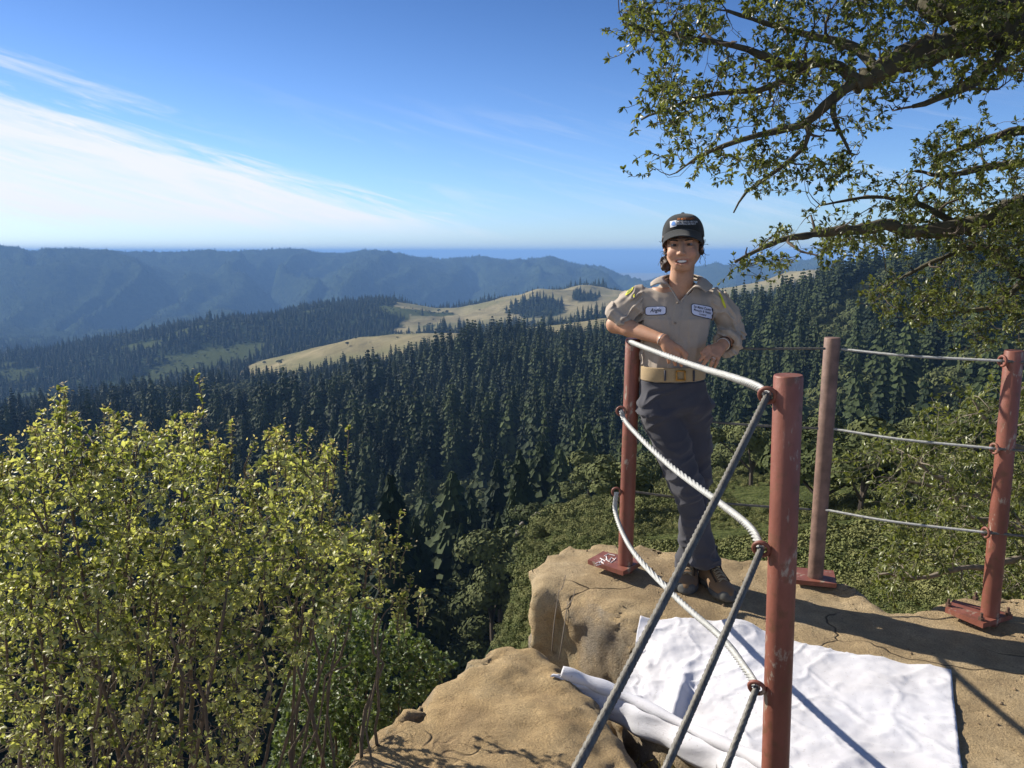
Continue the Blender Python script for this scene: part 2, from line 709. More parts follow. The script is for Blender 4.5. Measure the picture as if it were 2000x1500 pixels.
def terrain_mat():
    m, nt, b = new_mat('terrain_cover')
    c = coords(nt)
    grass = attr(nt, 'grass')
    brush = attr(nt, 'brush')
    forest = ramp(nt, noise(nt, 0.02, 8, 0.65, c), [(0.35, (0.016, 0.026, 0.014)), (0.65, (0.045, 0.060, 0.028))])
    gold = ramp(nt, noise(nt, 0.012, 8, 0.6, c, 0.5), [(0.3, (0.17, 0.148, 0.076)), (0.5, (0.275, 0.235, 0.125)), (0.72, (0.37, 0.31, 0.175))])
    gold = mix(nt, ramp(nt, noise(nt, 0.006, 5, 0.5, c), [(0.46, (0, 0, 0)), (0.62, (0.65, 0.65, 0.65))]), gold, (0.145, 0.150, 0.068))
    scrub = ramp(nt, noise(nt, 0.6, 8, 0.7, c), [(0.3, (0.03, 0.04, 0.016)), (0.55, (0.085, 0.10, 0.036)), (0.75, (0.15, 0.145, 0.065))])
    col = mix(nt, grass, forest, gold)
    col = mix(nt, brush, col, scrub)
    nt.links.new(col, b.inputs['Base Color'])
    b.inputs['Roughness'].default_value = 1.0
    b.inputs['Specular IOR Level'].default_value = 0.0
    bump(nt, b, noise(nt, 0.05, 8, 0.75, c), 0.6, 12.0)
    return m


M['terrain'] = terrain_mat()


def ridge_mat():
    m, nt, b = new_mat('wooded_ridge')
    c = coords(nt)
    col = ramp(nt, noise(nt, 0.02, 8, 0.7, c), [(0.35, (0.018, 0.028, 0.016)), (0.65, (0.06, 0.075, 0.038))])
    nt.links.new(col, b.inputs['Base Color'])
    b.inputs['Roughness'].default_value = 1.0
    b.inputs['Specular IOR Level'].default_value = 0.0
    return m


def sea_mat():
    m, nt, b = new_mat('ocean')
    b.inputs['Base Color'].default_value = (0.018, 0.045, 0.085, 1)
    b.inputs['Roughness'].default_value = 0.35
    c = coords(nt)
    bump(nt, b, noise(nt, 0.02, 4, 0.6, c), 0.3, 3.0)
    return m


M['sea'] = sea_mat()


def tree_mat(name, lo, hi):
    m, nt, b = new_mat(name)
    oi = nt.nodes.new('ShaderNodeObjectInfo')
    c = coords(nt)
    n = noise(nt, 0.35, 3, 0.6, c)
    col = mix(nt, oi.outputs['Random'], lo, hi)
    col = mix(nt, 0.6, col, ramp(nt, n, [(0.3, (0.55, 0.55, 0.5)), (0.7, (1.35, 1.35, 1.2))]), 'MULTIPLY')
    nt.links.new(col, b.inputs['Base Color'])
    b.inputs['Roughness'].default_value = 0.8
    b.inputs['Specular IOR Level'].default_value = 0.15
    return m


M['fir'] = tree_mat('fir_needles', (0.011, 0.021, 0.008), (0.050, 0.068, 0.021))
M['oak_far'] = tree_mat('far_oak_leaves', (0.055, 0.070, 0.024), (0.115, 0.128, 0.048))
M['chap'] = tree_mat('chaparral_leaves', (0.085, 0.105, 0.032), (0.20, 0.20, 0.078))
M['bark'] = simple('bark', (0.085, 0.065, 0.048), 0.9, 0.4, 12, bumpy=0.6, bscale=40)
M['bark_mossy'] = simple('mossy_bark', (0.075, 0.066, 0.040), 0.95, 0.55, 10, bumpy=0.8, bscale=50)
M['twig'] = simple('pale_twig', (0.20, 0.165, 0.125), 0.85, 0.35, 30)
M['stem'] = simple('brush_stem', (0.125, 0.092, 0.060), 0.85, 0.4, 30)
M['oak_leaf'] = leaf_mat('oak_leaf', (0.055, 0.072, 0.018), (0.17, 0.185, 0.055), 0.38, 0.38, 0.5)
M['brush_leaf'] = leaf_mat('brush_leaf', (0.125, 0.15, 0.036), (0.48, 0.47, 0.21), 0.47, 0.45, 0.45)
M['shrub_leaf'] = leaf_mat('shrub_leaf', (0.05, 0.085, 0.025), (0.15, 0.19, 0.075), 0.35, 0.45, 0.4)
M['dry_grass'] = leaf_mat('dry_grass', (0.16, 0.125, 0.06), (0.30, 0.25, 0.13), 0.3, 0.8, 0.1)
M['flower'] = leaf_mat('seed_head', (0.36, 0.27, 0.15), (0.60, 0.50, 0.33), 0.4, 0.9, 0.1)
# ------------------------------------------------------------------ terrain
SEA_Z = -560.0


def zr(px, d, row):
    r = ray(px, row)
    return CAM_Z + d * r[2] / math.hypot(r[0], r[1])


PXC = np.arange(-700, 2900, 25.0)


def knot(spec):
    """spec: (px, d, value, 'z' or 'r') -> d and z for every column"""
    px = np.array([s[0] for s in spec], float)
    d = np.array([s[1] for s in spec], float)
    z = np.array([s[2] if s[3] == 'z' else zr(s[0], s[1], s[2]) for s in spec], float)
    return np.interp(PXC, px, d), np.interp(PXC, px, z)


def krow(d, rows):
    """rows: (px, row) at constant distance, interpolated in picture rows"""
    px = np.array([r[0] for r in rows], float)
    rw = np.interp(PXC, px, [r[1] for r in rows])
    return np.full(len(PXC), float(d)), np.array([zr(p, d, r) for p, r in zip(PXC, rw)])


K = []
K.append(knot([(-700, 3.2, -2.4, 'z'), (900, 3.2, -2.4, 'z'), (1000, 3.6, -2.0, 'z'), (1400, 4.0, -1.7, 'z'), (1700, 4.0, -1.0, 'z'), (2900, 4.0, -0.9, 'z')]))
K.append(knot([(-700, 8, -6, 'z'), (900, 8, -6, 'z'), (1200, 8, -5, 'z'), (1500, 8, -3.1, 'z'), (2000, 8, -2.5, 'z'), (2900, 8, -2, 'z')]))
K.append(knot([(-700, 30, -24, 'z'), (600, 30, -24, 'z'), (940, 30, -21, 'z'), (1060, 30, -15, 'z'), (1150, 30, 1098, 'r'), (1500, 30, 1085, 'r'), (2000, 30, 1060, 'r'), (2900, 30, 1000, 'r')]))
K.append(knot([(-700, 75, -52, 'z'), (600, 75, -50, 'z'), (880, 75, -48, 'z'), (980, 75, -40, 'z'), (1050, 75, 1065, 'r'), (1200, 75, 1020, 'r'), (1500, 75, 990, 'r'), (1800, 75, 970, 'r'), (2000, 75, 950, 'r'), (2900, 75, 900, 'r')]))
K.append(knot([(-700, 140, -92, 'z'), (500, 140, -88, 'z'), (700, 140, -86, 'z'), (900, 140, -80, 'z'), (980, 140, -66, 'z'), (1040, 140, 1010, 'r'), (1200, 140, 962, 'r'), (1400, 140, 930, 'r'), (1600, 150, 900, 'r'), (2000, 160, 850, 'r'), (2900, 160, 800, 'r')]))
K.append(knot([(-700, 260, -140, 'z'), (500, 260, -138, 'z'), (900, 260, -122, 'z'), (1040, 260, -112, 'z'), (1200, 260, -104, 'z'), (1500, 260, -92, 'z'), (2000, 260, -68, 'z'), (2900, 260, -50, 'z')]))
K.append(knot([(-700, 450, -160, 'z'), (0, 450, -156, 'z'), (600, 450, -142, 'z'), (900, 450, -130, 'z'), (1200, 450, -120, 'z'), (1500, 450, -92, 'z'), (2000, 420, -52, 'z'), (2900, 420, -20, 'z')]))
CREST = [(-700, 1000, 850, 'r'), (0, 1000, 845, 'r'), (300, 1000, 800, 'r'), (480, 980, 780, 'r'), (600, 950, 780, 'r'), (750, 920, 748, 'r'), (900, 900, 712, 'r'), (1050, 900, 700, 'r'), (1200, 900, 687, 'r'), (1300, 880, 670, 'r'),
         (1450, 850, 640, 'r'), (1600, 800, 600, 'r'), (1750, 760, 556, 'r'), (2000, 700, 516, 'r'), (2400, 700, 470, 'r'), (2900, 700, 455, 'r')]
K.append(knot(CREST))
K.append((K[-1][0] + 320, K[-1][1] - 48))
g1 = krow(1600, [(-700, 850), (0, 805), (300, 778), (480, 726), (560, 705), (640, 683), (700, 668), (830, 656), (900, 657), (1000, 650), (1180, 621), (1300, 606), (1450, 585), (1600, 560), (1800, 520), (2900, 480)])
K.append(g1)
K.append((np.full(len(PXC), 2050.0), np.minimum(g1[1] - 32, np.interp(PXC, [0, 700, 1000, 2900], [-340, -240, -200, -150]))))
K.append(krow(2750, [(-700, 715), (0, 705), (100, 695), (180, 678), (300, 655), (400, 634), (500, 616), (620, 606), (700, 597), (780, 588), (850, 600), (900, 600), (950, 588), (1000, 576), (1050, 566), (1100, 569), (1160, 568),
                     (1240, 575), (1350, 572), (1420, 560), (1500, 545), (1580, 527), (1640, 519), (1800, 515), (2900, 500)]))
K.append((np.full(len(PXC), 4300.0), np.interp(PXC, [-700, 0, 800, 1400, 2900], [-450, -450, -420, -400, -400])))
K.append((np.full(len(PXC), 5700.0), np.interp(PXC, [-700, 0, 800, 1400, 2900], [-470, -470, -440, -420, -420])))
K.append(krow(8600, [(-700, 480), (0, 485), (60, 488), (150, 489), (230, 492), (300, 491), (400, 496), (450, 494), (560, 491), (620, 497), (700, 497), (770, 504), (850, 507), (950, 503), (1000, 506), (1080, 513), (1150, 523),
                     (1200, 536), (1245, 552), (1290, 546), (1340, 527), (1400, 519), (1500, 514), (1600, 513), (1800, 520), (2900, 515)]))
K.append((np.full(len(PXC), 11500.0), np.full(len(PXC), -470.0)))
K.append((np.full(len(PXC), 14500.0), np.full(len(PXC), -544.0)))
K.append((np.full(len(PXC), 21000.0), np.full(len(PXC), -549.0)))
K.append((np.full(len(PXC), 25000.0), np.full(len(PXC), -640.0)))
KD = np.log(np.array([k[0] for k in K]))
KZ = np.array([k[1] for k in K])
PX_AZ = np.array([math.atan2(ray(p, 700)[0], ray(p, 700)[1]) for p in PXC])

NA, ND = 521, 760
AZ = np.linspace(R(-52), R(52), NA)
LD = np.linspace(math.log(3.2), math.log(24500), ND)


def pchip(x, y, q):
    h = np.diff(x)
    dl = np.diff(y) / h
    m = np.zeros(len(x))
    for i in range(1, len(x) - 1):
        if dl[i - 1] * dl[i] > 0:
            w1, w2 = 2 * h[i] + h[i - 1], h[i] + 2 * h[i - 1]
            m[i] = (w1 + w2) / (w1 / dl[i - 1] + w2 / dl[i])
    m[0], m[-1] = dl[0], dl[-1]
    i = np.clip(np.searchsorted(x, q) - 1, 0, len(x) - 2)
    t = (q - x[i]) / h[i]
    return y[i] * (1 + 2 * t) * (1 - t) ** 2 + m[i] * h[i] * t * (1 - t) ** 2 + y[i + 1] * t * t * (3 - 2 * t) + m[i + 1] * h[i] * t * t * (t - 1)


ZT = np.zeros((NA, ND))
for i, a in enumerate(AZ):
    kd = np.array([np.interp(a, PX_AZ, KD[k]) for k in range(len(K))])
    kz = np.array([np.interp(a, PX_AZ, KZ[k]) for k in range(len(K))])
    ZT[i] = pchip(kd, kz, LD)
DT = np.exp(LD)[None, :].repeat(NA, 0)
XT = np.sin(AZ)[:, None] * DT
YT = np.cos(AZ)[:, None] * DT
# relief: gullies and spurs, growing with distance
amp = np.interp(DT, [3, 20, 100, 400, 1000, 2500, 5000, 7000, 9000, 12000, 14500, 25000], [0.15, 0.5, 1.6, 4, 9, 24, 70, 125, 14, 40, 3, 2])
wl_ = np.interp(DT, [3, 100, 1000, 3000, 8000, 25000], [2, 22, 160, 330, 620, 1500])
P3 = np.stack([XT, YT, np.zeros_like(XT)], -1)
rel = 0
for s_, w_ in ((14.0, (2, 60)), (110.0, (60, 600)), (300.0, (500, 4000)), (650.0, (3000, 30000))):
    wgt = sstep(DT, w_[0] * 0.6, w_[0] * 1.6) * (1 - sstep(DT, w_[1] * 0.7, w_[1] * 1.5))
    n_ = fbm(P3 / s_, 5, 11)
    rel = rel + wgt * (0.6 * n_ - 0.55 * np.abs(vnoise(P3 / s_ * 0.8, 5)) + 0.15)
ZT = ZT + amp * rel
# spurs and gullies running down the far ridge
lat = np.arctan2(XT, YT) * 7200.0 + 260 * fbm(P3 / 900.0, 3, 17)
sp_ = 1 - 2 * np.abs(vnoise(np.stack([lat / 430.0, DT / 6000.0, DT * 0], -1), 19)) + 0.4 * (1 - 2 * np.abs(vnoise(np.stack([lat / 170.0, DT / 1500.0, DT * 0], -1), 23)))
ZT = ZT + np.interp(DT, [4300, 5600, 7400, 8300, 8700], [0, 60, 150, 60, 6]) * (sp_ - 0.4)
# canopy roughness of the far wooded ridge
ZT = ZT + np.where((DT > 4200) & (DT < 11000), 1, 0) * 13 * fbm(P3 / 60.0, 2, 31)


def terr(x, y):
    a = np.arctan2(x, y)
    l = np.log(np.maximum(np.hypot(x, y), 3.21))
    fi = np.clip((a - AZ[0]) / (AZ[1] - AZ[0]), 0, NA - 1.001)
    fj = np.clip((l - LD[0]) / (LD[1] - LD[0]), 0, ND - 1.001)
    i, j = fi.astype(int), fj.astype(int)
    u, v = fi - i, fj - j
    return (ZT[i, j] * (1 - u) * (1 - v) + ZT[i + 1, j] * u * (1 - v) + ZT[i, j + 1] * (1 - u) * v + ZT[i + 1, j + 1] * u * v)


def cover(x, y):
    """grass (0..1) and brush (0..1) cover at a place"""
    d = np.hypot(x, y)
    a = np.arctan2(x, y)
    px = np.interp(a, PX_AZ, PXC)
    P = np.stack([x, y, np.zeros_like(x)], -1)
    n = fbm(P / 90.0, 4, 3)
    nb = fbm(P / 260.0, 3, 8)
    c1 = (d > 1330) & (d < 1950) & (px > 475 + 25 * n) & (px < 1300)
    c2 = (d > 2150) & (d < 2950) & (px > 800 + 60 * n) & (px < 1700)
    meadow = np.zeros(len(px), bool)
    far = (d > 12800)
    g = np.where(c1 | c2 | meadow | far, 1.0, 0.0)
    # wooded clumps inside the grass
    clump = (c2 & (np.hypot((px - 1045) / 60, (d - 2420) / 130) < 1 + 0.35 * n)) | (c2 & (np.hypot((px - 1140) / 28, (d - 2560) / 120) < 1 + 0.3 * n)) | (c2 & (nb > 0.42)) | (c1 & (px > 850) & (d > 1640) & (n > 0.25))
    g = np.where(clump, 0.0, g)
    spur = (d < 210) & (px > 985 + 12 * n)
    b = np.where(spur | (d < 60), 1.0, 0.0)
    scr = (d > 1900) & (d < 4300) & (nb + 0.5 * n > 0.16) & (g < 0.5)
    b = np.where(scr, 0.85, b)
    return g, b


gm, bm_ = cover(XT.ravel(), YT.ravel())
ii, jj = np.meshgrid(np.arange(NA - 1), np.arange(ND - 1), indexing='ij')
q = (ii * ND + jj).ravel()
quads = np.stack([q, q + ND, q + ND + 1, q + 1], 1)
me = mesh_from('terrain', np.stack([XT.ravel(), YT.ravel(), ZT.ravel()], 1), quads)
set_attr(me, 'grass', gm)
set_attr(me, 'brush', bm_)
terrain = tag(obj('terrain', me, M['terrain']), kind='structure')

# the ocean: a disc out to the horizon
a = np.linspace(0, 2 * np.pi, 96, endpoint=False)
sv = [(0, 0, SEA_Z)]
for r_ in (9000, 20000, 40000, 61000):
    sv += [(r_ * math.cos(t), r_ * math.sin(t), SEA_Z) for t in a]
sf = [(0, 1 + k, 1 + (k + 1) % 96) for k in range(96)]
for ring in range(3):
    o0 = 1 + ring * 96
    sf += [(o0 + k, o0 + 96 + k, o0 + 96 + (k + 1) % 96, o0 + (k + 1) % 96) for k in range(96)]
tag(obj('sea', mesh_from('sea', sv, sf, False), M['sea']), kind='structure')

# ------------------------------------------------------------------ trees of the hillsides
rng = np.random.default_rng(5)


def conifer_mesh(seed, h=25.0, whorls=17, per=8, spread=0.17):
    r = np.random.default_rng(seed)
    V, F = [], []
    n = 0
    for w in range(whorls):
        t = (w + 0.4) / whorls
        z = h * (0.10 + 0.90 * t)
        rad = h * spread * (1 - t) ** 0.75 * r.uniform(0.62, 1.2) + 0.25
        for k in range(per):
            a = 2 * np.pi * (k + r.uniform(-0.35, 0.35)) / per + w * 0.7
            L = rad * r.uniform(0.65, 1.2)
            dz = -L * r.uniform(0.15, 0.5)
            wd = L * r.uniform(0.30, 0.48) + 0.15
            c, s = math.cos(a), math.sin(a)
            pts = [(0, 0, 0.3), (0.45 * L, -wd, 0.30 * dz - 0.25), (0.55 * L, 0, 0.25 * dz + 0.35), (0.45 * L, wd, 0.30 * dz - 0.25), (L, 0.05 * L, dz), (0.8 * L, -wd * 0.6, dz - 0.35), (0.8 * L, wd * 0.6, dz - 0.3)]
            V += [(x * c - y * s, x * s + y * c, z + zz) for x, y, zz in pts]
            F += [(n, n + 1, n + 2), (n, n + 2, n + 3), (n + 1, n + 5, n + 2), (n + 2, n + 6, n + 3), (n + 2, n + 5, n + 4), (n + 2, n + 4, n + 6)]
            n += 7
    crown = (np.array(V), F)
    m = MB()
    m.tube([(0, 0, -3), (0, 0, h * 0.4), (0, 0, h * 0.97)], [h * 0.016, h * 0.011, 0.03], 6)
    return crown, (np.concatenate(m.v), m.f)


def oak_mesh(seed, h=10.0, w=6.0, n=620, leaf=0.75):
    r = np.random.default_rng(seed)
    lob = [(r.normal(0, 0.42, 3) * np.array((w * 0.62, w * 0.62, h * 0.22)) + np.array((0, 0, h * 0.6)), r.uniform(0.28, 0.5) * w) for _ in range(9)]
    V, F = [], []
    k = 0
    for i in range(n):
        c, rd = lob[r.integers(len(lob))]
        d = r.normal(0, 1, 3)
        d[2] = abs(d[2]) * 0.9 - 0.25
        d /= np.linalg.norm(d)
        p = c + d * rd * r.uniform(0.75, 1.05) * np.array((1, 1, 0.75))
        u = np.cross(d, r.normal(0, 1, 3))
        u /= np.linalg.norm(u) + 1e-9
        v = np.cross(d, u)
        s = leaf * r.uniform(0.6, 1.3)
        nrm = d * 0.35 * s
        V += [p - u * s, p - v * s * 0.7 + nrm, p + u * s, p + v * s * 0.7 - nrm * 0.2]
        F.append((k, k + 1, k + 2, k + 3))
        k += 4
    m = MB()
    m.tube([(0, 0, -2), (0.15, 0, h * 0.2), (0.1, 0.2, h * 0.55)], [0.35, 0.27, 0.12], 6)
    for j in range(4):
        c = lob[j][0]
        m.tube([(0.12, 0.05, h * 0.25), tuple(c * 0.6 + np.array((0, 0, h * 0.12))), tuple(c)], [0.2, 0.12, 0.05], 5)
    return (np.array(V), F), (np.concatenate(m.v), m.f)


def merged(name, crown, trunk, ml, mb):
    (v1, f1), (v2, f2) = crown, trunk
    n = len(v1)
    me = mesh_from(name, np.concatenate([v1, v2]), list(f1) + [tuple(i + n for i in f) for f in f2], False)
    me.materials.append(ml)
    me.materials.append(mb)
    me.polygons.foreach_set('material_index', np.array([0] * len(f1) + [1] * len(f2), dtype=np.int32))
    me.update()
    return me


FIR = [conifer_mesh(s, 25, w, p, sp) for s, w, p, sp in ((1, 17, 8, 0.20), (2, 19, 8, 0.165), (3, 14, 9, 0.245), (4, 18, 7, 0.15))]
OAK = [oak_mesh(s, h, w) for s, h, w in ((11, 10, 6.0), (12, 9, 6.6), (13, 11, 5.5))]
FIR_FULL = [merged('fir_tree', c, t, M['fir'], M['bark']) for c, t in FIR]
OAK_MID = [oak_mesh(s, h, w, 1300, 0.48) for s, h, w in ((11, 10, 6.0), (12, 9, 6.6), (13, 11, 5.5))]
OAK_FULL = [merged('oak', c, t, M['oak_far'], M['bark']) for c, t in OAK_MID]


def make_part(name, cv, mat):
    me = mesh_from(name, cv[0], cv[1], False)
    me.materials.append(mat)
    return me


FIR_HI = [conifer_mesh(s, 25, w, p, sp) for s, w, p, sp in ((21, 34, 11, 0.19), (22, 38, 11, 0.16), (23, 30, 12, 0.225), (24, 36, 10, 0.15))]
FIR_PARTS = [(make_part('crown', c, M['fir']), make_part('trunk', t, M['bark'])) for c, t in FIR_HI]
OAK_HI = [oak_mesh(s, h, w, 3200, 0.30) for s, h, w in ((11, 10, 6.0), (12, 9, 6.6), (13, 11, 5.5))]
OAK_PARTS = [(make_part('crown', c, M['oak_far']), make_part('trunk', t, M['bark'])) for c, t in OAK_HI]

# positions
pts = []
for d0, d1, n in ((95, 260, 1700), (260, 520, 5200), (520, 1300, 21000), (1300, 2000, 14000), (2000, 3100, 26000), (3100, 4600, 26000), (4600, 9200, 52000)):
    a = rng.uniform(R(-41), R(41), n)
    d = np.sqrt(rng.uniform(d0 ** 2, d1 ** 2, n))
    pts.append(np.stack([np.sin(a) * d, np.cos(a) * d], 1))
pts = np.concatenate(pts)
x, y = pts[:, 0], pts[:, 1]
d = np.hypot(x, y)
a = np.arctan2(x, y)
px = np.interp(a, PX_AZ, PXC)
g, b = cover(x, y)
P3 = np.stack([x, y, np.zeros_like(x)], -1)
nz = fbm(P3 / 70.0, 3, 21)
rnd = rng.uniform(0, 1, len(x))
keep = g < 0.5
keep &= ~((b > 0.9) & (d < 210))
keep &= ~((b > 0.5) & (d > 1900) & (rnd < 0.86))
# grass gets a thin scatter of single oaks
keep |= (g > 0.5) & (d < 3000) & (rnd < 0.006)
near_ok = (d > 215) | ((px < 985) & (d > 135))
keep &= near_ok
x, y, d, px, g, b, nz, rnd = (q_[keep] for q_ in (x, y, d, px, g, b, nz, rnd))
z = terr(x, y)
is_oak = (g > 0.5) | ((d > 820) & (d < 1350) & (px < 900) & (nz > 0.15)) | ((d > 1300) & (d < 4300) & (rnd < 0.6) & (nz > -0.1)) | ((b > 0.5) & (d > 1900)) | ((px > 1500) & (d < 420) & (rnd < 0.7)) | ((px > 1300) & (nz > 0.45)) | ((d < 420) & (nz > 0.5)) | ((d < 1300) & (rnd > 0.86))
hs = rng.triangular(0.4, 1.2, 2.0, len(x)) * (1 + 0.4 * nz)
hs = np.where(is_oak, hs * rng.uniform(0.7, 1.1, len(x)), hs)
hs = np.where(d > 1300, hs * 0.72, hs)
hs = np.where(d > 4600, hs * 0.7, hs)
hgt = np.where(is_oak, 10.0, 25.0) * hs
# what the landscape itself hides from the overlook is left out
top_el = (z + hgt - CAM_Z) / d
bin_ = np.clip(((np.arctan2(x, y) - R(-42)) / R(84) * 1600).astype(int), 0, 1599)
order = np.argsort(d)
hor = np.full(1600, -9.0)
# ground horizon from the terrain table
gel = np.maximum.accumulate((ZT - CAM_Z) / DT, axis=1)
fi = np.clip(((np.arctan2(x, y) - AZ[0]) / (AZ[1] - AZ[0])).round().astype(int), 0, NA - 1)
fj = np.clip(((np.log(d) - LD[0]) / (LD[1] - LD[0])).astype(int) - 2, 0, ND - 1)
vis = (top_el > gel[fi, fj] - 0.001) & (z > SEA_Z + 5)
for k in order:
    bk = bin_[k]
    if vis[k]:
        lim = max(hor[max(bk - 1, 0)], hor[bk], hor[min(bk + 1, 1599)])
        if top_el[k] < min(hor[max(bk - 1, 0)], hor[bk], hor[min(bk + 1, 1599)]) - 0.0005:
            vis[k] = False
        w = 1 if d[k] > 500 else 2
        e = (z[k] + 0.55 * hgt[k] - CAM_Z) / d[k]
        for q_ in range(max(bk - w + 1, 0), min(bk + w, 1600)):
            hor[q_] = max(hor[q_], e)
x, y, z, d, is_oak, hs, hgt = (q_[vis] for q_ in (x, y, z, d, is_oak, hs, hgt))
rot = rng.uniform(0, 6.283, len(x))
print('trees in view', len(x), 'oaks', int(is_oak.sum()))
size = hgt / d
own = np.zeros(len(x), bool)
for kind in (False, True):
    idx = np.where(is_oak == kind)[0]
    idx = idx[np.argsort(-size[idx])][:290 if not kind else 120]
    own[idx] = True
    for r_, k in enumerate(idx):
        v = int(rng.integers(4 if not kind else 3))
        full = (OAK_FULL if kind else FIR_FULL)[v]
        if r_ < (110 if not kind else 60):
            o = empty('oak' if kind else 'fir_tree', (x[k], y[k], z[k]))
            for nm, mm in zip(('crown', 'trunk'), (OAK_PARTS if kind else FIR_PARTS)[v]):
                c = bpy.data.objects.new(nm, mm)
                COL.objects.link(c)
                c.parent = o
        else:
            o = bpy.data.objects.new('oak' if kind else 'fir_tree', full)
            COL.objects.link(o)
            o.location = (x[k], y[k], z[k])
        o.rotation_euler = (0, 0, rot[k])
        o.scale = (hs[k] * rng.uniform(0.9, 1.2),) * 2 + (hs[k],)
        if kind:
            tag(o, 'rounded grey green oak on the hillside below the overlook', 'tree', 'oaks on the hillside below the overlook')
        else:
            tag(o, 'tall dark fir standing in the shaded ravine forest below the overlook', 'tree', 'firs in the ravine forest')

# the rest of the forest: one mass, instanced on points
proto = bpy.data.collections.new('forest_kinds')
CHAP_FULL = [merged('brush', *oak_mesh(s_, 7.0, 7.5, 900, 0.42), M['chap'], M['bark']) for s_ in (31, 32, 33)]
for i, me_ in enumerate(FIR_FULL + OAK_FULL + CHAP_FULL):
    po = bpy.data.objects.new('kind_%d' % i, me_)
    proto.objects.link(po)


def forest(name, sel, label, brush=False):
    me = bpy.data.meshes.new(name)
    n = int(sel.sum())
    me.vertices.add(n)
    me.vertices.foreach_set('co', np.stack([x[sel], y[sel], z[sel]], 1).astype(np.float32).ravel())
    var = np.where(is_oak[sel], 4 + rng.integers(0, 3, n), rng.integers(0, 4, n)).astype(np.int32)
    if brush:
        var = (7 + rng.integers(0, 3, n)).astype(np.int32)
    at = me.attributes.new('variant', 'INT', 'POINT')
    at.data.foreach_set('value', var)
    set_attr(me, 'turn', rot[sel])
    set_attr(me, 'size', hs[sel])
    o = obj(name, me)
    ng = bpy.data.node_groups.new(name, 'GeometryNodeTree')
    ng.interface.new_socket('Geometry', in_out='INPUT', socket_type='NodeSocketGeometry')
    ng.interface.new_socket('Geometry', in_out='OUTPUT', socket_type='NodeSocketGeometry')
    N, L = ng.nodes, ng.links
    gi, go = N.new('NodeGroupInput'), N.new('NodeGroupOutput')
    ci = N.new('GeometryNodeCollectionInfo')
    ci.inputs['Collection'].default_value = proto
    ci.inputs['Separate Children'].default_value = True
    ci.inputs['Reset Children'].default_value = True

    def named(nm, ty):
        a_ = N.new('GeometryNodeInputNamedAttribute')
        a_.data_type = ty
        a_.inputs[0].default_value = nm
        return a_.outputs[0]
    ip = N.new('GeometryNodeInstanceOnPoints')
    ip.inputs['Pick Instance'].default_value = True
    L.new(gi.outputs[0], ip.inputs['Points'])
    L.new(ci.outputs[0], ip.inputs['Instance'])
    L.new(named('variant', 'INT'), ip.inputs['Instance Index'])
    cx = N.new('ShaderNodeCombineXYZ')
    L.new(named('turn', 'FLOAT'), cx.inputs[2])
    L.new(cx.outputs[0], ip.inputs['Rotation'])
    L.new(named('size', 'FLOAT'), ip.inputs['Scale'])
    L.new(ip.outputs[0], go.inputs[0])
    md = o.modifiers.new('forest', 'NODES')
    md.node_group = ng
    return tag(o, label, 'forest', kind='stuff')


forest('ravine_forest', ~own & (d < 1340), 'dense dark fir forest covering the shaded slope across the ravine')
forest('hill_forest', ~own & (d >= 1340) & (d < 4600), 'hazy mixed woodland on the hills beyond the golden grass')
forest('ridge_forest', ~own & (d >= 4600), 'far blue forest along the ridge before the ocean')
# ------------------------------------------------------------------ rocks of the overlook
def poly_sd(P, X, Y):
    """signed distance to a polygon, negative inside"""
    P = np.asarray(P, float)
    d = np.full(X.shape, 1e9)
    inside = np.zeros(X.shape, bool)
    n = len(P)
    for i in range(n):
        a, b = P[i], P[(i + 1) % n]
        e = b - a
        wx, wy = X - a[0], Y - a[1]
        t = np.clip((wx * e[0] + wy * e[1]) / (e @ e), 0, 1)
        d = np.minimum(d, (wx - e[0] * t) ** 2 + (wy - e[1] * t) ** 2)
        c = ((a[1] <= Y) != (b[1] <= Y)) & (X < (b[0] - a[0]) * (Y - a[1]) / (b[1] - a[1] + 1e-12) + a[0])
        inside ^= c
    d = np.sqrt(d)
    return np.where(inside, -d, d)


def smax(a, b, k):
    h = np.clip(0.5 - 0.5 * (a - b) / k, 0, 1)
    return a * (1 - h) + b * h + k * h * (1 - h)


def g2(*pp, z=0.0):
    return [tuple(G(p[0], p[1], z)[:2]) for p in pp]


def plat_top(X, Y):
    P = np.stack([X, Y, np.zeros_like(X)], -1)
    t = 0.008 + 0.016 * fbm(P / 0.55, 4, 41) + 0.006 * fbm(P / 0.13, 3, 43)
    t = t + 0.06 * sstep(2.6 - Y, 0.0, 1.1)
    t = t + 0.022 * np.exp(-((X - 0.48) / 0.45) ** 2 - ((Y - 3.6) / 0.32) ** 2)
    t = t - 0.10 * sstep(0.95 - X, 0.0, 0.6) * sstep(3.25 - Y, 0, 0.4)
    return t


PLAT = g2((1030, 1160), (1034, 1112), (1075, 1080), (1200, 1070), (1330, 1080), (1440, 1094), (1560, 1108), (1650, 1138), (1745, 1180), (1800, 1180), (2000, 1164), (2300, 1150), (2800, 1190)) + \
    [(5.0, 1.0), (3.6, -1.6), (1.1, -1.6), (1.02, 1.65)] + g2((1560, 1550), (1420, 1462), (1290, 1385), (1213, 1318), (1262, 1242), (1150, 1192), (1090, 1165))


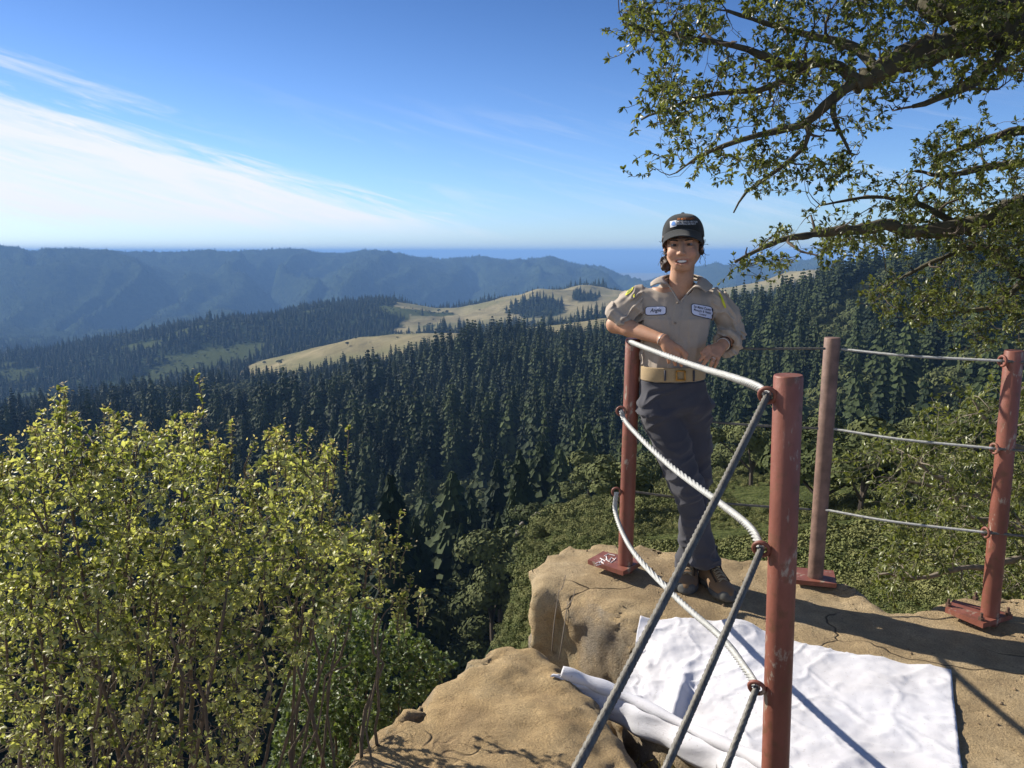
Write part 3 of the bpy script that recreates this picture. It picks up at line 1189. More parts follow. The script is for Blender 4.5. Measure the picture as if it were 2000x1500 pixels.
def rock_field(lo, hi, res, poly, topfn, bottom, k, grow, seed, rough=1.0, lean=0.0):
    F_ = Field(lo, hi, res)
    P = F_.points()
    X, Y, Z = P[..., 0], P[..., 1], P[..., 2]
    sd = poly_sd(poly, X[:, :, 0], Y[:, :, 0])[:, :, None] - grow
    top = topfn(X[:, :, 0], Y[:, :, 0])[:, :, None]
    sd = sd + lean * (Z - top)
    low = fbm(P / 0.42, 3, seed)
    f = smax(sd + 0.03 * low * rough, Z - top, k)
    f = np.maximum(f, bottom - Z)
    hi_ = fbm(P / 0.075, 3, seed + 9)
    crack = np.abs(vnoise(P / np.array((0.42, 0.42, 0.25)) + 0.35 * fbm(P / 0.2, 2, seed + 5)[..., None], seed + 3))
    steep = sstep(sd, -0.22, -0.02)
    f = f + (0.004 + 0.016 * steep) * hi_ * rough + 0.022 * (1 - sstep(crack, 0.0, 0.045)) * (0.25 + 0.75 * steep)
    pit = vnoise(P / 0.16, seed + 21)
    f = f + 0.04 * sstep(pit, 0.80, 0.95) * (0.2 + 0.8 * steep)
    F_.d = f.astype(np.float32)
    return F_.mesh()


v, f = rock_field((-0.35, -1.7, -1.6), (5.2, 4.6, 0.16), 0.024, PLAT, plat_top, -1.5, 0.050, 0.0, 71)
rock = tag(obj('rock_platform', mesh_from('rock_platform', v, f), M['rock']), kind='structure')
bvh_plat = BVHTree.FromPolygons([tuple(q_) for q_ in v.tolist()], [tuple(q_) for q_ in f.tolist()])


def slab_top(X, Y):
    P = np.stack([X, Y, np.zeros_like(X)], -1)
    return 0.0 + 0.03 * fbm(P / 0.5, 4, 51) + 0.012 * fbm(P / 0.12, 3, 53) - 0.05 * sstep(-X, 0.2, 0.75) - 0.07 * sstep(X, 0.12, 0.5) - 0.03 * sstep(Y, 2.7, 3.1)


SLAB = g2((600, 1560), (640, 1500), (685, 1450), (750, 1400), (824, 1350), (894, 1300), (958, 1262), (1030, 1240), (1068, 1264), (1105, 1310), (1155, 1370), (1215, 1440), (1290, 1525)) + [(0.46, 1.85), (0.2, 1.66), (-0.35, 1.68), (-0.62, 1.9)]
v, f = rock_field((-0.95, 1.4, -1.5), (0.75, 3.35, 0.16), 0.017, SLAB, slab_top, -1.4, 0.10, 0.03, 93, 1.0, 0.18)
SB = np.array((0.0, 2.3, -1.4))
slab = tag(obj('boulder', mesh_from('boulder', shift(v, SB), f), M['rock2'], loc=SB), 'broad tan boulder with a pitted top beside the white towel', 'boulder')
bvh_slab = BVHTree.FromPolygons([tuple(q_) for q_ in v.tolist()], [tuple(q_) for q_ in f.tolist()])

# soil between and around the rocks
ctrl = np.array([(0.25, 3.0, -0.5), (0.5, 2.45, -0.26), (0.66, 2.2, -0.2), (0.70, 1.9, 0.03), (0.55, 1.5, -0.2), (-0.175, 0.86, -0.75), (0, 0, 0.02), (0, -1.5, 0.02), (1.0, 1.0, 0.03), (2.5, 1, -0.1), (-0.8, 1.8, -1.0), (-1.2, 0.5, -0.9),
                 (-1.0, -1.2, -0.3), (-0.7, 3.0, -1.5), (-1.6, 2.4, -1.7), (0.2, 3.9, -1.7), (-2.4, 1.2, -1.7), (-2.4, -1, -1.2), (-2.3, 3.3, -2.4), (1.4, 4.4, -1.6), (3, 4.4, -1.1), (4.6, 4.2, -1.0), (4.8, 2, -0.6), (4.8, -1, -0.4), (-0.9, 4.2, -2.7), (2.4, 3.0, -0.5), (1.3, 2.6, -0.5)])
gx = np.linspace(-3.2, 5.4, 150)
gy = np.linspace(-2.0, 4.8, 120)
X, Y = np.meshgrid(gx, gy, indexing='ij')
wsum, zs = 0, 0
for cx, cy, cz in ctrl:
    w = 1.0 / (((X - cx) ** 2 + (Y - cy) ** 2) ** 1.6 + 0.004)
    wsum, zs = wsum + w, zs + w * cz
Zs = zs / wsum + 0.03 * fbm(np.stack([X, Y, X * 0], -1) / 0.3, 4, 61)
i, j = np.meshgrid(np.arange(149), np.arange(119), indexing='ij')
q = (i * 120 + j).ravel()
tag(obj('ground', mesh_from('ground', np.stack([X.ravel(), Y.ravel(), Zs.ravel()], 1), np.stack([q, q + 120, q + 121, q + 1], 1)), M['soil']), kind='structure')


def soil_z(xx, yy):
    i_ = int(np.clip(np.searchsorted(gx, xx), 0, 149))
    j_ = int(np.clip(np.searchsorted(gy, yy), 0, 119))
    return float(Zs[i_, j_])


def down(bvh, xx, yy, default=None):
    h = bvh.ray_cast(Vector((xx, yy, 1.0)), Vector((0, 0, -1)))
    return h[0].z if h[0] is not None else default


# ------------------------------------------------------------------ fence posts
PR = 0.0345


def post_mesh(top, base, loc, bottom_ext=0.0):
    top, base = np.array(top), np.array(base)
    ax = (top - base) / np.linalg.norm(top - base)
    m = MB()
    b0 = base - ax * bottom_ext
    pts = [b0, base + ax * 0.02, (top + base) / 2, top - ax * 0.004, top]
    m.tube(pts, [PR, PR, PR, PR, PR * 0.93], 32)
    return m.mesh('pipe', True, loc)


def smooth_by_angle(me, deg=40):
    for p in me.polygons:
        p.use_smooth = len(p.vertices) == 4


def plate_mesh(corners, z, th, loc):
    c = np.array(corners)
    m = MB()
    k = len(c)
    vb = [(x_, y_, z - 0.01) for x_, y_ in c]
    vt = [(x_, y_, z + th) for x_, y_ in c]
    f_ = [tuple(range(k - 1, -1, -1)), tuple(range(k, 2 * k))] + [(a_, (a_ + 1) % k, k + (a_ + 1) % k, k + a_) for a_ in range(k)]
    m.add(vb + vt, f_)
    return m.mesh('base_plate', False, loc)


def torus(m, c, axis, r, t, seg=20, sub=8):
    axis = np.array(axis, float) / np.linalg.norm(axis)
    u = np.cross(axis, (0, 0, 1.0))
    u /= np.linalg.norm(u)
    w = np.cross(axis, u)
    v_, f_ = [], []
    for i_ in range(seg):
        a_ = 2 * np.pi * i_ / seg
        dr = np.cos(a_) * u + np.sin(a_) * w
        for j_ in range(sub):
            b_ = 2 * np.pi * j_ / sub
            v_.append(np.array(c) + dr * (r + t * np.cos(b_)) + axis * t * np.sin(b_))
            f_.append((i_ * sub + j_, ((i_ + 1) % seg) * sub + j_, ((i_ + 1) % seg) * sub + (j_ + 1) % sub, i_ * sub + (j_ + 1) % sub))
    m.add(v_, f_)


def bolt_mesh(p, loc):
    m = MB()
    h = [(p[0] + 0.013 * math.cos(a_), p[1] + 0.013 * math.sin(a_)) for a_ in np.linspace(0, 2 * np.pi, 7)[:-1]]
    m.add([(x_, y_, p[2]) for x_, y_ in h] + [(x_, y_, p[2] + 0.012) for x_, y_ in h], [tuple(range(5, -1, -1)), tuple(range(6, 12))] + [(k, (k + 1) % 6, 6 + (k + 1) % 6, 6 + k) for k in range(6)])
    m.tube([(p[0], p[1], p[2] + 0.005), (p[0], p[1], p[2] + 0.032)], 0.006, 8)
    return m.mesh('bolt', False, loc)


def fence_post(top, base, label, mat, plate=None, bolts=(), rings=(), ext=0.03, plate_th=0.011):
    base = np.array(base)
    e = empty('fence_post', base)
    me_ = post_mesh(top, base, base, ext)
    smooth_by_angle(me_)
    pipe = obj('pipe', me_, mat, e)
    if plate is not None:
        obj('base_plate', plate_mesh(plate, base[2] - 0.004, plate_th, base), M['post'], e)
    for p in bolts:
        obj('bolt', bolt_mesh((p[0], p[1], base[2] + plate_th - 0.006), base), M['bolt'], e)
    for c, axis in rings:
        m = MB()
        c = np.array(c)
        torus(m, c, axis, 0.019, 0.0055)
        pc = np.array(top) + (base - np.array(top)) * (top[2] - c[2]) / (top[2] - base[2])
        d_ = pc - c
        d_ /= np.linalg.norm(d_)
        m.tube([c + d_ * 0.019, c + d_ * 0.034], 0.007, 8)
        obj('ring', m.mesh('ring', True, base), M['post'], e)
    return tag(e, label, 'post', 'red pipe posts of the cable railing')


LT, LB = W(1237, 661, 3.56), W(1221, 1104, 3.56)
MT, MB_ = W(1626, 659, 3.55), W(1592, 1129, 3.55)
RT, RB = W(1981, 684, 3.12), W(1933, 1204, 3.12)
NT, NB0 = W(1540, 732, 1.90), W(1514, 1500, 1.90)
NB = NT + (NB0 - NT) * (NT[2] - 0.03) / (NT[2] - NB0[2])
rl = [W(1230, 667, 3.52), W(1213, 803, 3.53), W(1204, 961, 3.53)]
rn = [W(1499, 772, 1.90), W(1487, 1072, 1.90), W(1478, 1343, 1.90)]
rm = [W(1612, 681, 3.51), W(1598, 837, 3.51), W(1583, 995, 3.51)]
rr = [W(1958, 705, 3.10), W(1942, 876, 3.10), W(1925, 1040, 3.10)]
lplate = g2((1148, 1096), (1178, 1079), (1257, 1097), (1217, 1119), z=LB[2])
mplate = g2((1550, 1110), (1628, 1117), (1634, 1143), (1553, 1135), z=MB_[2])
rplate = g2((1846, 1190), (1862, 1174), (1978, 1203), (1920, 1221), z=RB[2])
yax = (0.25, 1, 0)
p_left = fence_post(LT, LB, 'red pipe post under the leaning person\'s elbow, white scrawl on its plate', M['post'], lplate, rings=[(rl[1], yax), (rl[2], yax)])
p_mid = fence_post(MT, MB_, 'brown faded pipe post on a red plate at the back edge of the rock', M['post_grey'], mplate)
p_right = fence_post(RT, RB, 'red pipe post bolted down at the edge by the leafy branches', M['post'], rplate, g2((1852, 1186), (1905, 1173), (1916, 1214), (1968, 1203), z=RB[2]), [(r_, (1, 0.2, 0)) for r_ in rr])
p_near = fence_post(NT, NB, 'thick red pipe post with chipped paint rising in front of the towel', M['post'], rings=[(r_, (0.55, 1, 0.35)) for r_ in rn], ext=0.1)
# white scrawl on the left plate
m = MB()
for line in ([(1180, 1086), (1188, 1082), (1201, 1085)], [(1170, 1100), (1176, 1094), (1172, 1090), (1182, 1096)], [(1163, 1101), (1171, 1097), (1179, 1101), (1174, 1096)], [(1183, 1092), (1190, 1097), (1194, 1089), (1201, 1093)], [(1193, 1099), (1200, 1094), (1203, 1090)], [(1165, 1104), (1174, 1102)], [(1184, 1086), (1186, 1094), (1192, 1092)]):
    m.tube([G(p[0], p[1], LB[2] + 0.0085) for p in line], 0.0022, 5)
obj('scrawl', m.mesh('scrawl', False, LB), M['scrawl'], p_left)
# the lower post the near cables run down to
c_dir = np.array((-0.50, -0.67, -0.49))
low = rn[0] + c_dir * 1.55
lp_t, lp_b = low + np.array((0.036, 0, 0.06)), np.array((low[0] + 0.036, low[1], -0.78))
fence_post(lp_t, lp_b, 'low red pipe post where the railing cables run down the rock', M['post'], rings=[(rn[k] + c_dir * 1.55, (0.5, 0.67, 0.49)) for k in range(2)])

# ------------------------------------------------------------------ cables
def cable(pts, rad, mat, label, step=0.006, sag=0.0, group='steel cables of the railing'):
    pts = np.array(pts)
    L = np.linalg.norm(np.diff(pts, axis=0), axis=1).sum()
    c = catmull(pts, max(8, int(L / step)))
    u = np.linspace(0, 1, len(c))
    c[:, 2] -= sag * 4 * u * (1 - u)
    m = MB()
    m.tube(c, rad, 30, lobes=6, lobe_amp=0.8, lay=rad * 11)
    loc = pts[0]
    return tag(obj('steel_cable', m.mesh('steel_cable', True, loc), mat, loc=loc), label, 'cable', group)


CR = 0.0086
cable([rl[0], W(1262, 680, 3.2), W(1350, 712, 2.68), W(1430, 737, 2.20), W(1478, 755, 1.98), rn[0]], CR, M['steel_light'], 'pale steel cable from under the elbow to the top ring of the thick post')
cable([rl[1], W(1226, 829, 3.45), W(1300, 902, 2.92), W(1400, 978, 2.32), W(1462, 1028, 2.02), rn[1]], CR, M['steel_light'], 'pale steel cable crossing the trousers to the middle ring of the thick post')
cable([rl[2], W(1203, 1005, 3.5), W(1235, 1075, 3.2), W(1320, 1166, 2.66), W(1410, 1247, 2.22), W(1458, 1310, 1.99), rn[2]], CR, M['steel_light'], 'slack pale cable drooping over the towel to the lowest ring')
for k, wd in enumerate(('top', 'middle', 'lowest')):
    cable([rn[k], rn[k] + c_dir * 0.8, rn[k] + c_dir * (1.55 if k < 2 else 1.25)], CR * 0.84, M['steel_dark'], 'grey twisted cable slanting down over the boulder from the %s ring' % wd, sag=0.018)
lb = [W(1238, 668, 3.585), W(1240, 806, 3.585), W(1236, 960, 3.585)]
for k, wd in enumerate(('top', 'middle', 'lowest')):
    cable([lb[k], (lb[k] + rm[k]) / 2 - np.array((0, 0, 0.012)), rm[k]], 0.0045, M['steel_dark'], '%s thin cable behind the legs from the elbow post to the brown post' % wd, 0.012)
    cable([rm[k] + np.array((0.07, 0.0, -0.002)), (rm[k] + rr[k]) / 2 - np.array((0, 0, 0.006)), rr[k]], 0.0046, M['steel_light'], '%s cable from the brown post to the bolted post by the branches' % wd, 0.012)
    cable([rr[k] + np.array((0.0, 0, 0)), rr[k] + np.array((0.9, -0.15, -0.04)), rr[k] + np.array((1.9, -0.4, -0.02))], 0.0046, M['steel_dark'], '%s cable running on past the bolted post' % wd, 0.012)

# ------------------------------------------------------------------ towel
back = np.array([G(p[0], p[1], -0.02 + 0.03 * i_ / 4)[:2] for i_, p in enumerate([(1250, 1221), (1380, 1228), (1490, 1244), (1600, 1266), (1857, 1316)])])
front = np.array([G(p[0], p[1], -0.06 + 0.09 * i_ / 5)[:2] for i_, p in enumerate([(1205, 1346), (1275, 1385), (1350, 1425), (1480, 1488), (1580, 1545), (1885, 1575)])])
nu, nv = 190, 110
bu = catmull(np.c_[back, np.zeros(len(back))], nu)[:, :2]
fu = catmull(np.c_[front, np.zeros(len(front))], nu)[:, :2]
TV = []
for iu in range(nu):
    for iv in range(nv):
        t = iv / (nv - 1)
        p = bu[iu] * (1 - t) + fu[iu] * t
        TV.append(p)
TV = np.array(TV)
base_z = np.array([max(down(bvh_plat, p[0], p[1], -0.4), soil_z(p[0], p[1]), -0.10) for p in TV]).reshape(nu, nv)
for _ in range(10):
    bz = np.pad(base_z, 1, mode='edge')
    base_z = np.maximum(base_z, (bz[:-2, 1:-1] + bz[2:, 1:-1] + bz[1:-1, :-2] + bz[1:-1, 2:]) / 4)
U, Vv = np.meshgrid(np.linspace(0, 1, nu), np.linspace(0, 1, nv), indexing='ij')
P = np.stack([TV[:, 0], TV[:, 1], TV[:, 0] * 0], -1).reshape(nu, nv, 3)
ca, sa = math.cos(0.55), math.sin(0.55)
Q = np.stack([(P[..., 0] * ca + P[..., 1] * sa) / 0.42, (-P[..., 0] * sa + P[..., 1] * ca) / 0.13, P[..., 2]], -1)
wr = 1 - np.abs(vnoise(Q + 0.5 * fbm(P / 0.25, 2, 3)[..., None], 77)) * 2.2
wr2 = 1 - np.abs(vnoise(np.stack([(P[..., 0] * sa + P[..., 1] * ca) / 0.08, (P[..., 0] * ca - P[..., 1] * sa) / 0.30, P[..., 2]], -1) + 0.8 * fbm(P / 0.15, 2, 13)[..., None], 78)) * 2.6
zt = base_z + 0.005 + 0.006 * np.clip(wr, 0, 1) ** 4 + 0.006 * np.clip(wr2, 0, 1) ** 4 + 0.0022 * fbm(P / 0.035, 3, 79) + 0.002 * fbm(P / 0.3, 2, 80)
# lifted corner fold at the back and a pleat at the left
zt += 0.045 * np.exp(-((U - 0.40) / 0.13) ** 2) * (1 - sstep(Vv, 0.0, 0.22))
zt += 0.05 * np.exp(-((U - 0.20 - 0.10 * Vv) / 0.035) ** 2) * sstep(Vv, 0.35, 0.8)
zt += 0.004 * np.sin(U * 60) * (1 - sstep(Vv, 0.0, 0.05)) * 0.5
TLOC = np.array((1.2, 2.6, 0.0))
TV3 = np.stack([P[..., 0], P[..., 1], zt], -1).reshape(-1, 3)
i, j = np.meshgrid(np.arange(nu - 1), np.arange(nv - 1), indexing='ij')
q = (i * nv + j).ravel()
me = mesh_from('sheet', shift(TV3, TLOC), np.stack([q, q + 1, q + nv + 1, q + nv], 1))
tw = empty('towel', TLOC)
so = obj('sheet', me, M['towel'], tw)
sm = so.modifiers.new('thickness', 'SOLIDIFY')
sm.thickness = 0.003
sm.offset = 1
tag(tw, 'crumpled white towel spread on the ground beside the thick red post', 'towel')
# rolled near edge and the flap hanging under it
rp = [G(1097, 1312, 0.02), G(1150, 1332, -0.01), G(1215, 1357, -0.03), G(1300, 1398, -0.03), G(1400, 1447, -0.01), G(1500, 1492, 0.02), G(1600, 1548, 0.04)]
rc = catmull(rp, 120)
m = MB()
rr_ = 0.021 + 0.004 * np.sin(np.linspace(0, 9, 120)) + 0.003 * np.sin(np.linspace(0, 31, 120))
m.tube(rc, rr_, 20)
ro = obj('rolled_edge', m.mesh('rolled_edge', True, TLOC), M['towel'], tw)
fv, ff = [], []
for k in range(120):
    for t in range(8):
        h_ = 0.095 * sstep(np.array(k / 119.0), 0.02, 0.3) * t / 7
        fv.append(rc[k] + np.array((-0.012 - 0.03 * math.sin(t * 0.35) + 0.008 * math.sin(k * 0.33), -0.012 + 0.006 * math.sin(k * 0.21 + t), -0.006 - h_)))
i, j = np.meshgrid(np.arange(119), np.arange(7), indexing='ij')
q = (i * 8 + j).ravel()
fo = obj('hanging_flap', mesh_from('hanging_flap', shift(fv, TLOC), np.stack([q, q + 1, q + 9, q + 8], 1)), M['towel'], tw)
sm = fo.modifiers.new('thickness', 'SOLIDIFY')
sm.thickness = 0.004
# ------------------------------------------------------------------ near plants
from mathutils.kdtree import KDTree


def in_poly(poly, px, row):
    ins = np.zeros(len(px), bool)
    n = len(poly)
    for i_ in range(n):
        (x0, y0), (x1, y1) = poly[i_], poly[(i_ + 1) % n]
        c = ((y0 <= row) != (y1 <= row)) & (px < (x1 - x0) * (row - y0) / (y1 - y0 + 1e-12) + x0)
        ins ^= c
    return ins


def sample_volume(poly, d0, d1, n, r):
    p = np.array(poly, float)
    lo, hi = p.min(0), p.max(0)
    out = []
    while len(out) < n:
        px_ = r.uniform(lo[0], hi[0], 4000)
        rw = r.uniform(lo[1], hi[1], 4000)
        k = in_poly(poly, px_, rw)
        for a_, b_ in zip(px_[k], rw[k]):
            out.append(W(a_, b_, r.uniform(d0, d1)))
    return np.array(out[:n])


class Plant:
    def __init__(self, seed):
        self.r = np.random.default_rng(seed)
        self.nodes, self.dirs, self.rad = [], [], []
        self.wood = {'bark': MB(), 'twig': MB()}
        self.L = []          # leaf records

    def limb(self, pts, r0, r1, mat='bark', seg=8, n=None, wob=0.02):
        pts = np.array(pts, float)
        n = n or max(6, int(np.linalg.norm(np.diff(pts, axis=0), axis=1).sum() / 0.05))
        c = catmull(pts, n)
        c[1:] += wob * fbm(c[1:, :] / 0.18, 2, 7)[:, None] * self.r.normal(0, 1, 3)
        rad = np.linspace(r0, r1, n) * (1 + 0.12 * self.r.normal(0, 1, n))
        self.wood[mat].tube(c, rad, seg)
        self.reg(c, rad)
        return c

    def reg(self, c, rad):
        t = np.gradient(c, axis=0)
        t /= np.linalg.norm(t, axis=1)[:, None] + 1e-9
        self.nodes += list(c)
        self.dirs += list(t)
        self.rad += list(rad)

    def grow(self, targets, batches, rmax, maxlen, up=0.0, seg=5, step=0.05, mat='twig', jit=0.25, leaf_fn=None, minr=0.0012):
        targets = np.array(targets)
        r = self.r
        done = np.zeros(len(targets), bool)
        for b in range(batches):
            kd = KDTree(len(self.nodes))
            for i_, p in enumerate(self.nodes):
                kd.insert(p, i_)
            kd.balance()
            rest = np.where(~done)[0]
            info = [kd.find(targets[i_]) for i_ in rest]
            dist = np.array([q_[2] for q_ in info])
            lim = np.quantile(dist, 1.0 / (batches - b)) if b < batches - 1 else 1e9
            new = []
            for i_, (co, ni, ds) in zip(rest, info):
                if ds > lim:
                    continue
                done[i_] = True
                if ds > maxlen or ds < 0.02:
                    continue
                a_ = np.array(self.nodes[ni])
                e = targets[i_]
                mid = a_ + self.dirs[ni] * ds * 0.35 + (e - a_) * 0.25 + r.normal(0, jit * ds * 0.3, 3) + np.array((0, 0, up * ds))
                k = max(4, int(ds / step))
                t = np.linspace(0, 1, k)[:, None]
                c = a_ * (1 - t) ** 2 + 2 * mid * t * (1 - t) + e * t * t
                c[1:-1] += r.normal(0, 0.03 * ds, (k - 2, 3))
                ra = min(rmax, self.rad[ni] * 0.7)
                rad = np.linspace(ra, max(minr, ra * 0.4), k)
                self.wood[mat].tube(c, rad, seg, caps=False)
                new.append((c, rad))
                if leaf_fn:
                    leaf_fn(c, rad)
            for c, rad in new:
                self.reg(c, rad)

    def leaf(self, p, d, L, w, tint):
        self.L.append((p, d, L, w, tint))

    def leaf_mesh(self, name, sel=None, droop=0.2, curl=0.25):
        rec = self.L
        n = len(rec)
        p = np.array([q_[0] for q_ in rec])
        d = np.array([q_[1] for q_ in rec])
        L = np.array([q_[2] for q_ in rec])[:, None]
        w = np.array([q_[3] for q_ in rec])[:, None]
        tint = np.array([q_[4] for q_ in rec])
        d /= np.linalg.norm(d, axis=1)[:, None] + 1e-9
        up = self.r.normal(0, 0.55, (n, 3)) + np.array((0, 0, 1.0))
        s = np.cross(d, up)
        s /= np.linalg.norm(s, axis=1)[:, None] + 1e-9
        nn = np.cross(s, d)
        V = np.stack([p, p + d * L * 0.45 - s * w + nn * w * curl, p + d * L * 0.48, p + d * L * 0.45 + s * w + nn * w * curl,
                      p + d * L * 0.80 - s * w * 0.62 + nn * (w * curl * 0.6 - L * droop * 0.4), p + d * L * 0.80 + s * w * 0.62 + nn * (w * curl * 0.6 - L * droop * 0.4), p + d * L - nn * L * droop], 1).reshape(-1, 3)
        b = (np.arange(n) * 7)[:, None]
        tri = np.array([(0, 2, 1), (0, 3, 2), (1, 2, 4), (2, 3, 5), (2, 6, 4), (2, 5, 6)])
        F = (b[:, None, :] + tri[None]).reshape(-1, 3)
        me_ = mesh_from(name, V, F)
        set_attr(me_, 'tint', np.repeat(tint, 7))
        return me_

    def build(self, name, base, label, cat, leaf_mat_, wood_mats, leafname='foliage'):
        e = empty(name, base)
        for k, nm in (('bark', 'branch'), ('twig', 'twig')):
            if self.wood[k].v:
                o_ = obj(nm, self.wood[k].mesh(nm, True, base), wood_mats[k], e)
                if k == 'twig':
                    o_['kind'] = 'stuff'
        if self.L:
            me_ = self.leaf_mesh(leafname)
            me_.transform(Matrix.Translation(-Vector(base)))
            o_ = obj(leafname, me_, leaf_mat_, e)
            o_['kind'] = 'stuff'
        return tag(e, label, cat)


def tufts(plant, L, W_, spacing, term=5, frac=0.45, tlo=0.0, thi=1.0, prob=None):
    r = plant.r

    def fn(c, rad):
        seg = np.linalg.norm(np.diff(c, axis=0), axis=1)
        tot = seg.sum()
        n = max(1, int(tot * (1 - frac) / spacing))
        ax = c[-1] - c[-2]
        ax /= np.linalg.norm(ax) + 1e-9
        pr = 1.0 if prob is None else prob(c[-1])
        if r.uniform() > pr:
            return
        shade = r.uniform(tlo, thi)
        for u in r.uniform(frac, 1, n):
            f_ = u * (len(c) - 1)
            k = min(int(f_), len(c) - 2)
            p = c[k] + (c[k + 1] - c[k]) * (f_ - k)
            dd = r.normal(0, 1, 3)
            dd -= ax * (dd @ ax) * 0.7
            dd = dd / (np.linalg.norm(dd) + 1e-9) + ax * 0.5
            s = r.uniform(0.6, 1.15)
            plant.leaf(p, dd, L * s, W_ * s * r.uniform(0.85, 1.15), float(np.clip(shade + r.normal(0, 0.22), 0, 1)))
        for _ in range(term):
            dd = r.normal(0, 0.8, 3) + ax * 1.2
            s = r.uniform(0.6, 1.2)
            plant.leaf(c[-1], dd, L * s, W_ * s, float(np.clip(shade + r.normal(0, 0.22), 0, 1)))
    return fn


def pw(*pp):
    return [W(p[0], p[1], p[2]) for p in pp]


# ---- the oak overhanging from the right
oak = Plant(3)
TR = np.array((5.2, 3.6, -0.9))
oak.limb([TR, TR + (-0.15, 0.0, 1.6), TR + (-0.5, 0.0, 3.0), TR + (-0.8, 0.1, 3.9)], 0.30, 0.20, seg=12)
top = TR + np.array((-0.8, 0.1, 3.9))
mid_ = TR + np.array((-0.3, 0, 2.3))


def zz(d, *pp):
    """polyline read off the enlarged crop (1150..2000 x 0..640 at 2.3435)"""
    return [W(1150 + x_ / 2.3435, y_ / 2.3435, d + dd) for x_, y_, dd in pp]


oak.limb([top] + zz(3.6, (2350, 40, 0), (1990, 110, 0), (1700, 190, -0.1), (1480, 250, -0.15), (1300, 320, -0.2), (1200, 380, -0.2)), 0.09, 0.034, seg=10)
oak.limb(zz(3.4, (1215, 375, 0), (1100, 470, 0), (1000, 560, 0.05), (900, 590, 0.1), (700, 640, 0.15), (520, 710, 0.2), (400, 790, 0.25)), 0.026, 0.004)
oak.limb(zz(3.4, (1225, 375, 0), (1110, 290, -0.05), (900, 295, -0.1), (700, 215, -0.15), (400, 160, -0.2), (160, 110, -0.2)), 0.024, 0.004)
oak.limb(zz(3.45, (1300, 320, 0), (1240, 230, 0.1), (1100, 180, 0.2), (850, 120, 0.3), (620, 40, 0.35)), 0.026, 0.007)
oak.limb(zz(3.45, (1000, 300, 0), (850, 400, 0.05), (600, 440, 0.1), (380, 500, 0.15), (255, 560, 0.2)), 0.017, 0.004)
oak.limb(zz(3.4, (1120, 460, 0), (1170, 600, -0.05), (1200, 700, -0.1)), 0.014, 0.005)
oak.limb(zz(3.45, (1000, 570, 0), (980, 680, 0.05), (850, 790, 0.1), (720, 880, 0.12), (665, 970, 0.15)), 0.014, 0.004)
oak.limb([top] + zz(3.7, (2300, -60, 0), (1990, 60, 0), (1800, 80, 0), (1650, 30, 0), (1500, -40, 0.1)), 0.10, 0.06, seg=10)
oak.limb(zz(3.5, (2300, 60, 0), (1990, 195, 0), (1880, 265, 0), (1760, 385, -0.05), (1650, 430, -0.1), (1480, 480, -0.1)), 0.045, 0.010)
oak.limb([mid_] + zz(3.9, (2350, 900, 0), (1990, 945, 0), (1850, 990, -0.05), (1700, 1030, -0.1), (1500, 1040, -0.1), (1340, 1020, -0.15), (1180, 1065, -0.2), (1000, 1090, -0.2), (830, 1120, -0.25), (680, 1190, -0.3)), 0.06, 0.006)
oak.limb([mid_] + zz(4.1, (2300, 700, 0), (1990, 750, 0), (1800, 780, 0), (1640, 800, 0), (1480, 790, 0)), 0.04, 0.006)
oak.limb(zz(4.0, (2300, 620, 0), (1990, 600, 0), (1820, 640, 0), (1650, 700, 0), (1560, 720, 0)), 0.03, 0.006)
oak.limb(zz(3.9, (1700, 1030, 0), (1500, 930, 0), (1300, 900, 0), (1060, 940, 0)), 0.016, 0.004)
oak.limb([mid_] + zz(4.1, (2350, 1250, 0), (1990, 1260, 0), (1850, 1140, 0), (1700, 1150, 0.0), (1500, 1240, 0.0), (1340, 1330, 0.1)), 0.03, 0.005)
oak.limb(zz(4.1, (1990, 1290, 0), (1850, 1400, 0), (1700, 1430, 0.0), (1560, 1440, 0.0)), 0.016, 0.004)
O1 = [(1200, -60), (1200, 30), (1215, 80), (1270, 100), (1290, 150), (1255, 190), (1262, 245), (1330, 262), (1300, 300), (1258, 318), (1290, 352), (1345, 352), (1400, 310), (1450, 330), (1490, 340), (1440, 405), (1480, 400), (1540, 350),
      (1600, 362), (1690, 350), (1690, 300), (1640, 270), (1760, 235), (1830, 180), (1900, 190), (2000, 170), (2450, 120), (2450, -160), (1300, -160)]
O2 = [(1420, 525), (1440, 490), (1500, 460), (1560, 432), (1600, 400), (1680, 370), (1720, 350), (1790, 330), (1770, 300), (1830, 260), (1900, 240), (2450, 215), (2450, 500), (1950, 500), (1800, 480), (1700, 490), (1640, 520), (1560, 500), (1530, 545), (1500, 520)]
O3 = [(1700, 570), (1760, 520), (1850, 500), (1990, 480), (2350, 480), (2350, 690), (1960, 680), (1880, 690), (1830, 650), (1760, 640), (1700, 600)]
r_ = oak.r
oak.grow(np.concatenate([sample_volume(O1, 3.05, 4.0, 440, r_), sample_volume(O2, 3.4, 4.4, 270, r_), sample_volume(O3, 3.7, 4.5, 100, r_)]), 6, 0.010, 0.9, seg=5, step=0.05)
tf = tufts(oak, 0.026, 0.0056, 0.0100, 7, 0.4)
def clumps(poly, d0, d1, n, k, r, sx=0.05, sz=0.05):
    c_ = sample_volume(poly, d0, d1, n, r)
    return np.repeat(c_, k, 0) + r.normal(0, 1, (n * k, 3)) * np.array((sx, sx, sz))


oak.grow(np.concatenate([clumps(O1, 3.0, 4.05, 440, 9, r_, 0.04, 0.035), clumps(O2, 3.35, 4.45, 290, 9, r_, 0.04, 0.035), clumps(O3, 3.7, 4.5, 125, 9, r_)]), 8, 0.0032, 0.40, seg=4, step=0.04, leaf_fn=tf)
oak.build('oak_tree', TR, 'overhanging oak with mossy dark limbs and small leathery leaves against the sky', 'tree', M['oak_leaf'], {'bark': M['bark_mossy'], 'twig': M['bark']})

